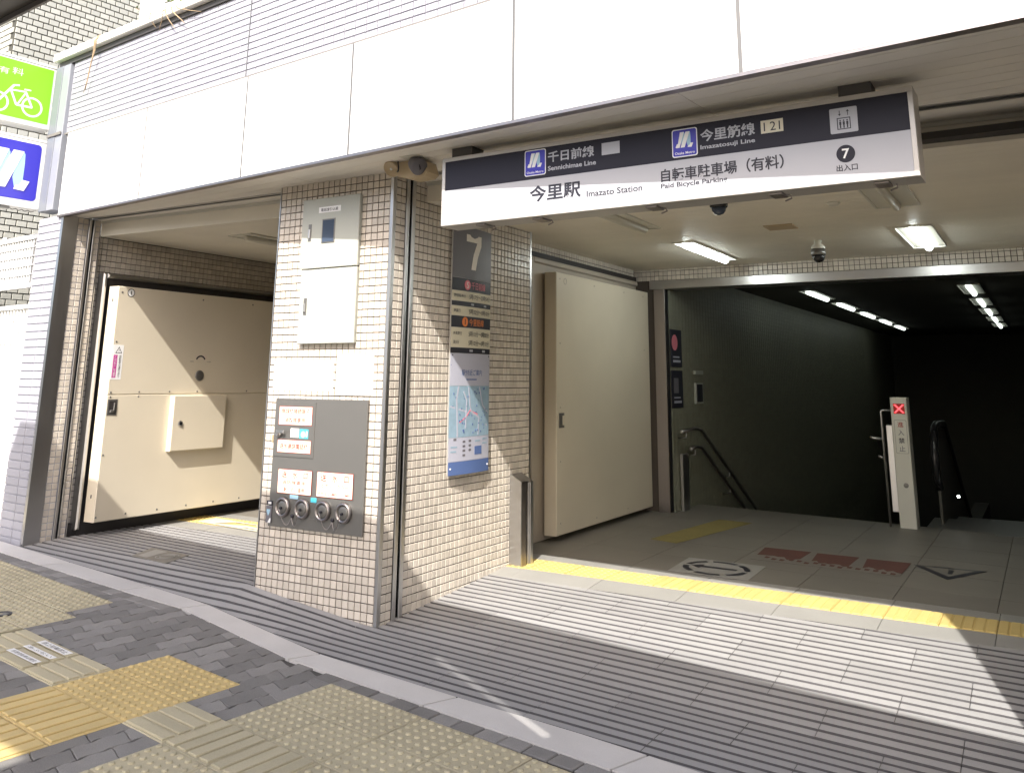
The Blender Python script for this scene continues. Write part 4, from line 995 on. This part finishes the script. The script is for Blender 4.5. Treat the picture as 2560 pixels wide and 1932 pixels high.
# ================================================================== CAMERAS, DETECTORS, LAMPS
def dome(x, y, zc, r, lab, long=False):
    t = thing('dome_camera', (x, y, zc), lab, 'camera')
    if long:
        MB().lathe((x, y, zc), (0, 0, -1), [(0.03, 0), (0.03, 0.03), (0.055, 0.05), (0.060, 0.075)], 22).build('stem', M['lampbody'], t, True)
        MB().lathe((x, y, zc-0.075), (0, 0, -1), [(0.060, 0), (0.062, 0.035), (0.060, 0.055)], 22).build('housing', M['panelgrey'], t, True)
        MB().lathe((x, y, zc-0.130), (0, 0, -1), [(0.054, 0), (0.052, 0.025), (0.038, 0.050), (0.014, 0.062)], 22).build('dome', M['blackplastic'], t, True)
    else:
        MB().lathe((x, y, zc), (0, 0, -1), [(r, 0), (r, 0.018), (r*0.92, 0.026)], 22).build('housing', M['blackplastic'], t, True)
        MB().lathe((x, y, zc-0.026), (0, 0, -1), [(r*0.84, 0), (r*0.76, r*0.36), (r*0.5, r*0.7), (r*0.16, r*0.84)], 22).build('dome', M['glass'], t, True)
dome(1.738, 1.40, 2.58, 0.062, 'black half-dome camera under the ceiling, just below the hanging sign')
dome(1.983, 3.35, 2.58, 0.06, 'grey pendant dome camera near the back wall lintel', True)
dt = thing('smoke_detector', (2.44, 1.73, 2.57), 'flat round smoke detector on the ceiling behind the sign', 'detector')
MB().lathe((2.44, 1.73, 2.58), (0, 0, -1), [(0.045, 0), (0.045, 0.008), (0.028, 0.020)], 18).build('body', M['lampbody'], dt, True)
dt = thing('ceiling_hatch', (1.88, 2.5, 2.57), 'small yellowish access panel in the hall ceiling', 'hatch')
MB().box(W, 1.772, 1.997, 2.395, 2.605, 2.570, 2.5795, 0.002).build('lid', M['beigeplastic'], dt)
def lamp(x0, x1, y0, y1, lab, lit, zc=2.58, grp=None, far=False):
    t = thing('ceiling_lamp', ((x0+x1)/2, (y0+y1)/2, zc), lab, 'lamp', grp)
    mb = MB(); wv = 0.02
    # shallow tray: frame and sloping reflector
    mb.box(W, x0, x1, y0, y0+0.015, zc-0.012, zc-0.0005).box(W, x0, x1, y1-0.015, y1, zc-0.012, zc-0.0005).box(W, x0, x0+0.012, y0+0.015, y1-0.015, zc-0.012, zc-0.0005).box(W, x1-0.012, x1, y0+0.015, y1-0.015, zc-0.012, zc-0.0005)
    mb.build('frame', M['lampbody'], t)
    mb = MB(); mb.quad((x0+0.012, y0+0.015, zc-0.004), (x0+0.012, y1-0.015, zc-0.004), (x1-0.012, y1-0.015, zc-0.004), (x1-0.012, y0+0.015, zc-0.004)); mb.build('reflector', M['lampbody'], t)
    cx_ = (x0+x1)/2; r = 0.030 if not far else 0.034
    mb = MB().tube([(cx_, y0+0.06, zc-0.02), (cx_, y0+0.075, zc-0.02), (cx_, y1-0.075, zc-0.02), (cx_, y1-0.06, zc-0.02)], [r*0.5, r, r, r*0.5], 12)
    mb.build('tube', M['lampdim'] if (far and lit) else (M['lamp'] if lit else M['lampoff']), t, True)
lamp(0.83, 1.03, 2.87, 4.16, 'lit fluorescent ceiling lamp left of the pendant camera', True)
lamp(2.65, 2.93, 2.93, 4.17, 'lit fluorescent ceiling lamp right of the pendant camera', True)
lamp(0.82, 1.04, 0.80, 2.09, 'unlit ceiling lamp behind the left end of the hanging sign', False)
lamp(2.66, 2.95, 0.80, 2.05, 'unlit ceiling lamp behind the right end of the hanging sign', False)
lamp(-2.38, -2.10, 0.70, 1.95, 'unlit ceiling lamp in the left opening above the hatch gate', False)
ordn = ['nearest', 'second nearest', 'third nearest', 'fourth nearest', 'farthest']
for k in range(5):
    y = 7.65+2.05*k
    lamp(0.80, 1.02, y, y+1.38, ordn[k]+' lit lamp in the left row over the dark stairs', True, 2.586, 'lamps in rows over the stairway', True)
    lamp(2.72, 2.98, y+0.1, y+1.40, ordn[k]+' lit lamp in the right row over the escalator', True, 2.586, 'lamps in rows over the stairway', True)

# ================================================================== INNER DOORWAY FITTINGS
def poster(v0, v1, lab, disc):
    t = thing('wall_poster', (0.11, 4.74, (v0+v1)/2), lab, 'poster')
    MB().box(CW, 4.545+0.08, 4.935+0.02, v0, v1, 0.006, 0.016, 0.002).build('board', M['navy'], t)
    if disc: MB().disc(CW, 4.74, v1-0.14, 0.085, 0.016, 0.018, 24).build('red_disc', M['pinkneon'], t)
    else: MB().box(CW, 4.68, 4.82, v1-0.24, v1-0.08, 0.016, 0.018).build('picture', M['slate'], t)
    MB().box(CW, 4.68, 4.90, v0+0.05, v0+0.075, 0.016, 0.018).box(CW, 4.68, 4.87, v0+0.10, v0+0.115, 0.016, 0.018).build('print', M['mapwhite'], t)
poster(1.528, 1.930, 'upper dark poster with a red disc on the stairway wall', True)
poster(1.098, 1.492, 'lower dark poster beneath the one with the red disc', False)
ic = thing('intercom_box', (0.11, 5.45, 1.3), 'slim intercom box with a light frame on the stairway wall', 'box')
MB().box(CW, 5.33, 5.60, 1.455, 1.50, 0.005, 0.03).build('label_box', M['boxgrey'], ic); MB().box(CW, 5.34, 5.58, 1.13, 1.36, 0.005, 0.03, 0.003).build('frame', M['boxgrey'], ic); MB().box(CW, 5.365, 5.545, 1.15, 1.345, 0.03, 0.036).build('panel', M['ink'], ic)
def rail(zoff, y0, lab):
    t = thing('handrail', (0.2, 6, 0.8), lab, 'handrail')
    P_ = [(0.20, y0, 0.86+zoff), (0.20, 5.08, 0.875+zoff), (0.20, 5.25, 0.855+zoff), (0.20, 11.2, -2.35+zoff)]
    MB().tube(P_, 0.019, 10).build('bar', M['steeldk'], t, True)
    MB().lathe((0.20, y0, 0.86+zoff), (0, -1, 0), [(0.021, 0), (0.021, 0.012), (0.012, 0.02)], 12).build('end_cap', M['steel'], t, True)
    for (y, z) in ((y0+0.12, 0.855+zoff), (6.2, 0.34+zoff), (7.8, -0.52+zoff), (9.4, -1.39+zoff)):
        MB().tube([(0.20, y, z-0.01), (0.20, y, z-0.06), (0.106, y, z-0.07)], 0.008, 7).build('bracket', M['steel'], t, True)
rail(0.0, 4.66, 'upper stainless handrail running down the dark stair wall')
rail(-0.19, 4.92, 'lower stainless handrail parallel beneath the upper one')
pn = thing('steel_post', (0.12, 4.9, 0.3), 'short polished steel strip post at the head of the stair rails', 'post')
MB().box(W, 0.115, 0.145, 4.80, 4.98, 0.0, 0.62, 0.004).build('plate', M['steel'], pn)
cr = thing('centre_handrail', (2.05, 5.2, 0), 'stainless rail frame left of the red cross post', 'handrail')
MB().tube([(2.114, 5.17, -0.02), (2.106, 5.17, 1.09), (2.112, 5.17, 1.105), (2.13, 5.18, 1.11), (2.20, 5.19, 1.11)], 0.012, 8).build('upright', M['steel'], cr, True)
MB().tube([(2.00, 5.17, 0.845), (2.02, 5.17, 0.84), (2.092, 5.17, 0.83)], 0.014, 8).tube([(2.06, 5.17, 0.665), (2.095, 5.17, 0.655)], 0.012, 8).build('stub', M['steel'], cr, True)
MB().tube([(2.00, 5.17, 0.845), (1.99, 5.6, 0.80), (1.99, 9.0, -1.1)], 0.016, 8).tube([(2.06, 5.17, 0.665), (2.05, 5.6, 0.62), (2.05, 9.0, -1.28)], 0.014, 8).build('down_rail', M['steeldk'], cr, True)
lp = thing('indicator_post', (2.28, 5.2, 0), 'square metal post showing a red cross at the escalator', 'post')
PPF = Fr((0, 5.17, 0), (1, 0, 0), (0, 0, 1), (0, -1, 0))
MB().box(PPF, 2.200, 2.352, -0.05, 1.236, -0.20, 0.0, 0.004).build('column', M['lampbody'], lp)
MB().box(PPF, 2.140, 2.1995, 0.15, 0.967, -0.16, -0.02, 0.004).build('side_box', M['steel'], lp)
scn = MB().box(PPF, 2.226, 2.330, 1.079, 1.177, 0.0, 0.002).build('led_screen', M['led_bg'], lp)
mb = MB()
for s_ in (1, -1): mb.prism(PPF, [(2.278-0.040*s_-0.009, 1.128-0.040), (2.278-0.040*s_+0.009, 1.128-0.040), (2.278+0.040*s_+0.009, 1.128+0.040), (2.278+0.040*s_-0.009, 1.128+0.040)], 0.002, 0.003+0.0003*(s_ > 0))
mb.build('red_cross', M['ledred'], scn)
pl_ = MB().prism(PPF, rrect(2.222, 2.335, 0.702, 1.020, 0.012), 0.0, 0.0015).build('label_border', M['panelgrey'], lp)
MB().prism(PPF, rrect(2.225, 2.332, 0.705, 1.017, 0.010), 0.0015, 0.0022).build('label_face', M['lampbody'], pl_)
for k, (c_, m_) in enumerate(zip('進入禁止', ('red', 'slate', 'ink', 'slate'))): text(c_, PPF, 2.252, 2.306, 0.950-0.076*k, 1.002-0.076*k, M[m_], pl_, 0.003, off=0.012)
MB().lathe(PPF(2.284, 0.405, -0.001), (0, -1, 0), [(0.024, 0), (0.022, 0.004), (0.010, 0.006)], 16).build('sensor', M['panelgrey'], lp)
es = thing('escalator', (2.9, 7, 0), 'dark escalator with black rubber handrails going down on the right', 'escalator')
EP = [(6.0, 0.02), (6.0, 0.6)]
for xx in (2.47, 2.53+0.30, 3.50):
    pass
for xx in (2.52, 3.52):
    P_ = [(xx, 5.75, 0.34), (xx, 5.62, 0.42), (xx, 5.56, 0.60), (xx, 5.60, 0.80), (xx, 5.74, 0.92), (xx, 6.0, 0.955), (xx, 6.6, 0.94), (xx, 14.0, -3.3)]
    MB().tube(P_, 0.040, 10).build('handrail_belt', M['blackplastic'], es, True)
    YF = Fr((xx, 0, 0), (0, 1, 0), (0, 0, 1), (1, 0, 0))
    MB().prism(YF, [(5.72, -0.05), (14.0, -4.4), (14.0, -3.36), (6.6, 0.89), (6.0, 0.905), (5.76, 0.87), (5.64, 0.76), (5.60, 0.60), (5.66, 0.44), (5.72, 0.35)], -0.012, 0.012).build('balustrade', M['corrdark'], es)
for k in range(26): MB().box(W, 2.60, 3.44, 6.2+0.32*k, 6.52+0.32*k, -0.42-0.185*k, -0.02-0.185*k).build('step', M['panelgrey'], es)
MB().box(W, 2.40, 3.70, 5.30, 6.2, -0.08, -0.004).build('landing_plate', M['panelgrey'], es)
MB().lathe((2.70, 5.58, 0.29), (0, -1, 0), [(0.012, 0), (0.010, 0.006)], 10).build('indicator_light', M['lamp'], es)

# ================================================================== FLOOR MARKS
def hplate(pts, m, nm, parent, dz=0.003, t=0.0012):
    mb = MB(); k = len(pts); mb.v = [(x, y, H(x, y)+dz) for x, y in pts]+[(x, y, H(x, y)+dz+t) for x, y in pts]
    mb.f = [tuple(reversed(range(k))), tuple(range(k, 2*k))]+[(j, (j+1) % k, k+(j+1) % k, k+j) for j in range(k)]
    o = mb.build(nm, m, None if parent is None else parent); return o
cm = tag(hplate([(1.04, 2.02), (1.62, 2.06), (1.60, 2.60), (1.01, 2.56)], M['granite2'], 'floor_sticker', None), 'pale square floor sticker with a dark ring and arrow', 'sticker')
for a0 in range(0, 360, 60):
    pts = [(1.31+r_*math.cos(R(a)), 2.31+r_*math.sin(R(a))) for r_, rng in ((0.245, range(a0+6, a0+55, 8)), (0.200, range(a0+54, a0+5, -8))) for a in rng]
    hplate(pts, M['ink'], 'ring_segment', cm, 0.0045, 0.0006)
hplate([(1.12, 2.305), (1.20, 2.24), (1.20, 2.285), (1.46, 2.30), (1.46, 2.35), (1.20, 2.335), (1.20, 2.38)], M['ink'], 'arrow', cm, 0.0045, 0.0006)
rm = tag(hplate([(1.42, 2.80), (2.50, 2.86), (2.49, 3.50), (1.36, 3.42)], M['floor'], 'floor_sticker', None), 'worn floor sticker with three dark red patches beyond the ring mark', 'sticker')
rnd = random.Random(5)
for (a, b) in ((1.42, 1.75), (1.84, 2.12), (2.22, 2.50)):
    pts = []
    for k in range(9): pts.append((a+(b-a)*k/8, 2.99+0.03*(a-1.4)+rnd.uniform(-0.05, 0.05)))
    pts += [(b+0.01, 3.36+0.05*(b-1.4)), (a-0.03, 3.34+0.05*(a-1.4))]
    hplate(pts, M['dullred'], 'red_patch', rm, 0.0045, 0.0006)
for k in range(16):
    x = 1.5+0.062*k; y = 2.88+rnd.uniform(-0.02, 0.04); hplate([(x, y), (x+0.03, y), (x+0.035, y+0.06), (x-0.005, y+0.07)], M['dullred'], 'worn_letter', rm, 0.0045, 0.0006)
tm = tag(hplate([(2.53, 3.38), (3.03, 3.45), (2.80, 2.97)][::-1], M['ink'], 'floor_sticker', None), 'dark warning triangle sticker on the inner floor', 'sticker')
hplate([(2.61, 3.345), (2.95, 3.39), (2.80, 3.07)][::-1], M['floor'], 'triangle_fill', tm, 0.0045, 0.0006)
hplate([(2.785, 3.17), (2.815, 3.17), (2.82, 3.32), (2.78, 3.32)], M['ink'], 'exclamation_mark', tm, 0.0053, 0.0006)
ys = tag(hplate([(0.46, 3.10), (0.72, 3.05), (0.95, 4.50), (0.62, 4.50)], M['dullyellow'], 'guide_strip', None, 0.002), 'faint yellow guide strip on the dark hall floor leading to the stairs', 'guide strip')
sm_ = tag(hplate([(-3.18, 1.30), (-2.0, 1.235+0.03), (-1.98, 1.50), (-3.20, 1.52)], M['cream'], 'floor_sticker', None, 0.007), 'sunlit cream floor sticker with yellow and red shapes by the hatch gate', 'sticker')
hplate([(-2.95, 1.33), (-2.86, 1.45), (-2.60, 1.46), (-2.52, 1.40), (-2.66, 1.41)], M['brightyellow'], 'yellow_shape', sm_, 0.0083, 0.0006)
hplate([(-2.97, 1.32), (-2.88, 1.47), (-2.60, 1.48), (-2.60, 1.465), (-2.86, 1.455), (-2.94, 1.32)], M['ink'], 'outline', sm_, 0.0083, 0.0008)
hplate([(-2.50, 1.38), (-2.44, 1.45), (-2.28, 1.44), (-2.30, 1.38), (-2.42, 1.35)], M['red'], 'red_shape', sm_, 0.0083, 0.0006)
for k in range(6): hplate([(-2.62+0.09*k, 1.32-0.006*k), (-2.56+0.09*k, 1.325-0.006*k), (-2.555+0.09*k, 1.34-0.006*k), (-2.62+0.09*k, 1.335-0.006*k)], M['ink'], 'worn_print', sm_, 0.0083, 0.0006)
mh = tag(hplate([(-2.40, 0.075), (-1.985, 0.055), (-2.085, 0.335), (-2.52, 0.345)], M['iron'], 'manhole_cover', None, -0.001, 0.005), 'weathered rectangular access cover set in the grooved paving', 'manhole cover')
hplate([(-2.36, 0.10), (-2.25, 0.095), (-2.30, 0.31), (-2.44, 0.315)], M['granite2'], 'infill', mh, 0.0042, 0.0008)
for r_, c_ in ((0.085, (-2.16, 0.20)), (0.055, (-2.16, 0.20))):
    mb = MB(); F = Fr((0, 0, H(-2.16, 0.2)+0.0045), (1, 0, 0), (0, 1, 0), (0, 0, 1)); mb.ring(F, c_[0], c_[1], r_-0.006, r_, 0, 0.002, 0, 360, 20); mb.build('ring', M['granite2'], mh)
E_ = None
# advert stickers on the barred tile
def gsticker(pts, words, lab):
    F = GF; us = [p[0]*GP for p in pts]; vs = [p[1]*GP for p in pts]; u0, u1, v0, v1 = min(us), max(us), min(vs), max(vs)
    o = tag(MB().box(GF, u0, u1, v0, v1, 0.0092, 0.0100).build('ground_sticker', M['purewhite']), lab, 'sticker')
    text(words, GF, u0+0.03, u1-0.02, v0+0.008, v1-0.008, M['ink'], o, 0.0106)
gsticker([(-2.10, 0.75), (-1.12, 0.90)], '路上駐輪禁止', 'white sticker strip on the barred tile, nearest the grey blocks')
gsticker([(-2.06, 0.50), (-1.10, 0.615)], 'あぶない', 'white sticker strip on the barred tile, middle one')
gsticker([(-2.05, 0.225), (-1.08, 0.355)], '放置自転車は撤去', 'white sticker strip on the barred tile, nearest the kerbless edge')
dr = thing('drain_cap', GF(-4.25*GP, 1.13*GP, 0), 'small round steel cap in the pale tiles at the left edge', 'drain')
MB().ring(GF, -4.22*GP, 1.12*GP, 0.030, 0.048, 0.001, 0.008, 0, 360, 20).build('rim', M['ink'], dr); MB().disc(GF, -4.22*GP, 1.12*GP, 0.0299, 0.001, 0.006, 18).build('lid', M['panelgrey'], dr)

# ================================================================== BRICK BUILDING, FENCE, BACKGROUND
bb = thing('brick_building', FF(-8, 0, -1.2), 'tall white-brick building with dark joints behind the projecting signs', 'building')
BS = Fr(FO+A*(-6.25), NN, ZV, A); BFR = Fr(FO+NN*0.52, A, ZV, -NN)
p1, p2, p3, p4 = FF(-6.26, 0, -0.53), FF(-6.26, 0, -1.965), FF(-13, 0, -1.965), FF(-13, 0, -0.53)
MB().prism(W, [(p.x, p.y) for p in (p4, p1, p2, p3)], -0.2, 9.0).build('walls', M['brickgrout'], bb)
fld = Field(bb); fld.add(BS, 0.528-0.0, 2.2, 13, 92, 0.117, 0.0735, 0.013, stag=0.5, umax=1.962)
fld.add(BS, 0.528, 0.0, 13, 30, 0.117, 0.0735, 0.013, stag=0.5, umax=1.962)
fld.add(Fr(BS.O, BS.U, BS.V, BS.N), 0.528-0.0585, 2.2+0.0735, 1, 1, 0.117, 0.0735, 0.01, skip=lambda a, b: True)
for q in range(61): fld.items.append((BS, 0.528+0.0292, 2.2+0.0735*(2*q+1)+0.0735/2, 0.0455, 0.0605))
fld.add(BFR, -13, 0.0, 57, 120, 0.117, 0.0735, 0.013, stag=0.5, umax=-6.262)
fld.finish(M['brick'], 'brick', 300, t=0.005, mass='brick_field')
fc = thing('lattice_fence', FF(-5.0, 0.1, -0.25), 'tall white steel lattice fence between the pier and the brick building', 'fence')
FN = Fr(FO+NN*0.22, A, ZV, -NN)
for (z0, z1) in ((2.62, 2.665), (2.17, 2.215), (1.98, 2.02), (0.02, 0.06)): MB().box(FN, -6.3, -3.93, z0, z1, -0.02, 0.02, 0.003).build('rail', M['fence'], fc)
MB().box(FN, -6.25, -3.99, 0.08, 1.97, -0.060, -0.055).build('back_sheet', M['fence'], fc)
for s_ in (-3.955, -5.1, -6.28): MB().box(FN, s_-0.03, s_+0.03, -0.1, 2.70, -0.035, -0.021).build('post', M['fence'], fc)
k = 0; s_ = -6.24
while s_ < -3.98:
    MB().box(FN, s_, s_+0.022, 2.2155, 2.6195, -0.008, 0.008).build('slat', M['fence'], fc)
    s_ += 0.052
s_ = -6.24
while s_ < -3.98:
    MB().box(FN, s_, s_+0.014, 0.061, 1.979, -0.006, 0.006).build('bar', M['fence'], fc); s_ += 0.062
for j in range(18): MB().box(FN, -6.25, -3.985, 0.14+0.102*j, 0.156+0.102*j, 0.0065, 0.014).build('cross_wire', M['fence'], fc)
for j in range(4): MB().box(FN, -6.25, -3.985, 2.29+0.085*j, 2.304+0.085*j, 0.0085, 0.016).build('cross_wire', M['fence'], fc)
wb = thing('white_building', (-9, 9, 0), 'sunlit white building glimpsed over the parapet', 'building')
MB().box(W, -22, -6.5, 7.5, 12, -0.2, 20).build('wall', M['fence'], wb)
for (u, v) in ((-13.2, 9.9), (-11.2, 9.9), (-9.2, 9.9), (-15.2, 9.9), (-13.2, 12.4), (-11.2, 12.4)):
    f = MB().box(Fr((0, 7.5, 0), (1, 0, 0), (0, 0, 1), (0, -1, 0)), u, u+1.0, v, v+1.3, -0.0, 0.03).build('window', M['boxgrey'], wb); MB().box(Fr((0, 7.5, 0), (1, 0, 0), (0, 0, 1), (0, -1, 0)), u+0.05, u+0.95, v+0.05, v+1.25, 0.03, 0.035).build('pane', M['paleblue'], f)
# weeds and roots on the parapet
def weed(s0, z0, n_, lab, hang, seed, big=1.0):
    rn = random.Random(seed); t = thing('weed', FF(s0, z0, 0.0), lab, 'plant'); mb = MB(); lf = MB()
    for k in range(n_):
        a = rn.uniform(0, 2*math.pi); l = rn.uniform(0.12, 0.30)*big; p = Vector(FF(s0+rn.uniform(-0.1, 0.1), z0, -0.08+rn.uniform(-0.05, 0.05))); pts = [p]; d = Vector((math.cos(a)*0.7, math.sin(a)*0.35, 1)).normalized()
        for q in range(4):
            d = (d+Vector((rn.uniform(-0.35, 0.35), rn.uniform(-0.3, 0.3), -0.12))).normalized(); p = p+d*l/4; pts.append(p)
            e = Vector((rn.uniform(-1, 1), rn.uniform(-1, 1), rn.uniform(-0.4, 0.6))).normalized(); sd_ = e.cross(Vector((rn.uniform(-1, 1), rn.uniform(-1, 1), 1))).normalized(); L_ = rn.uniform(0.03, 0.07)*big
            lf.quad(p, p+e*L_*0.5+sd_*L_*0.18, p+e*L_, p+e*L_*0.5-sd_*L_*0.18)
        mb.tube(pts, 0.0022, 5)
    mb.build('stems', M['stem'], t, True); tag(lf.build('leaves', M['leaf'], t), kind='stuff')
    for (ds, dz, sw, r_) in hang:
        p = [FF(s0+ds, z0-0.01, 0.0), FF(s0+ds+0.005, z0+0.005, 0.06), FF(s0+ds+0.01*sw, z0-0.04, 0.078)]
        m_ = 5
        for q in range(1, m_+1): p.append(FF(s0+ds+sw*0.02*q+rn.uniform(-0.008, 0.008), z0-0.04-dz*q/m_, 0.075-0.045*q/m_))
        MB().tube(p, [r_]*3+[r_*(1-0.13*q) for q in range(m_)], 6).build('hanging_root', M['stem'], t, True)
weed(-2.02, 4.226, 16, 'weed clump with dry roots hanging over the parapet cap', [(0.0, 0.14, 1.5, 0.006), (0.05, 0.10, 3, 0.004), (-0.08, 0.16, 1, 0.005), (-0.10, 0.12, -1.0, 0.004), (-0.3, 0.08, 0.5, 0.004)], 4, 1.25)
weed(-2.45, 4.226, 4, 'sparse dark leaves behind the parapet, left of the root clump', [], 9, 0.7)
weed(-3.10, 4.226, 1, 'pale dry vine hanging far down the tiled parapet', [(0.0, 0.42, -2.2, 0.006), (-0.03, 0.40, -1.6, 0.005)], 12, 0.4)

# ================================================================== ARCADE ROOF over the sidewalk (casts the broad shade)
ar = thing('sidewalk_canopy', (3, -4, 3), 'dark canopy roof over the sidewalk, one edge cutting the upper left corner', 'canopy')
E0 = Vector((0.817, -2.551, 0)); 
def ap(s_, d): p = E0+A*s_+(-NN)*d; return (p.x, p.y)
sl_ = (Vector((-3.07, -2.14, 0))-E0).dot(A); sr_ = 8.5; back = 2.60
streak_slot = [(1.585, -3.300), (2.615, -3.880), (2.580, -3.945), (1.550, -3.362)]  # made-up opening in the unseen roof, added to throw a thin sun streak
hA = ap(0.45, 0.0); 
P0_, P1_, P2_, P3_ = ap(0.35, 0.0), ap(2.2, 0.0), ap(2.2, back), ap(0.35, back)
for (pts, nm) in (([ap(sl_, 0), P0_, P3_, ap(sl_, back)], 'roof_panel'), ([P0_, P1_, streak_slot[1], streak_slot[0]], 'roof_panel'), ([P1_, P2_, streak_slot[2], streak_slot[1]], 'roof_panel'), ([P2_, P3_, streak_slot[3], streak_slot[2]], 'roof_panel'), ([P3_, P0_, streak_slot[0], streak_slot[3]], 'roof_panel'), ([P1_, ap(sr_, 0), ap(sr_, back), P2_], 'roof_panel'), ([ap(0.48, back+0.001), ap(sr_, back+0.001), ap(sr_, 4.6), ap(0.48, 4.6)], 'roof_panel')):
    a2 = sum(p[0]*q[1]-q[0]*p[1] for p, q in zip(pts, pts[1:]+pts[:1]))
    if a2 < 0: pts = pts[::-1]
    MB().prism(W, pts, 2.925, 3.0).build(nm, M['roofdark'], ar)
P_ = [ap(sl_, -0.0), ap(sr_, -0.0), ap(sr_, -0.012), ap(sl_, -0.012)]
MB().prism(W, P_[::-1], 2.90, 3.0).build('gutter_edge', M['roofedge'], ar)
for s_ in (-2.5, 1.5, 5.5): 
    q = ap(s_, 2.3); MB().lathe((q[0], q[1], S(q[0])-0.05), (0, 0, 1), [(0.06, 0), (0.06, 2.97)], 14).build('post', M['roofedge'], ar)
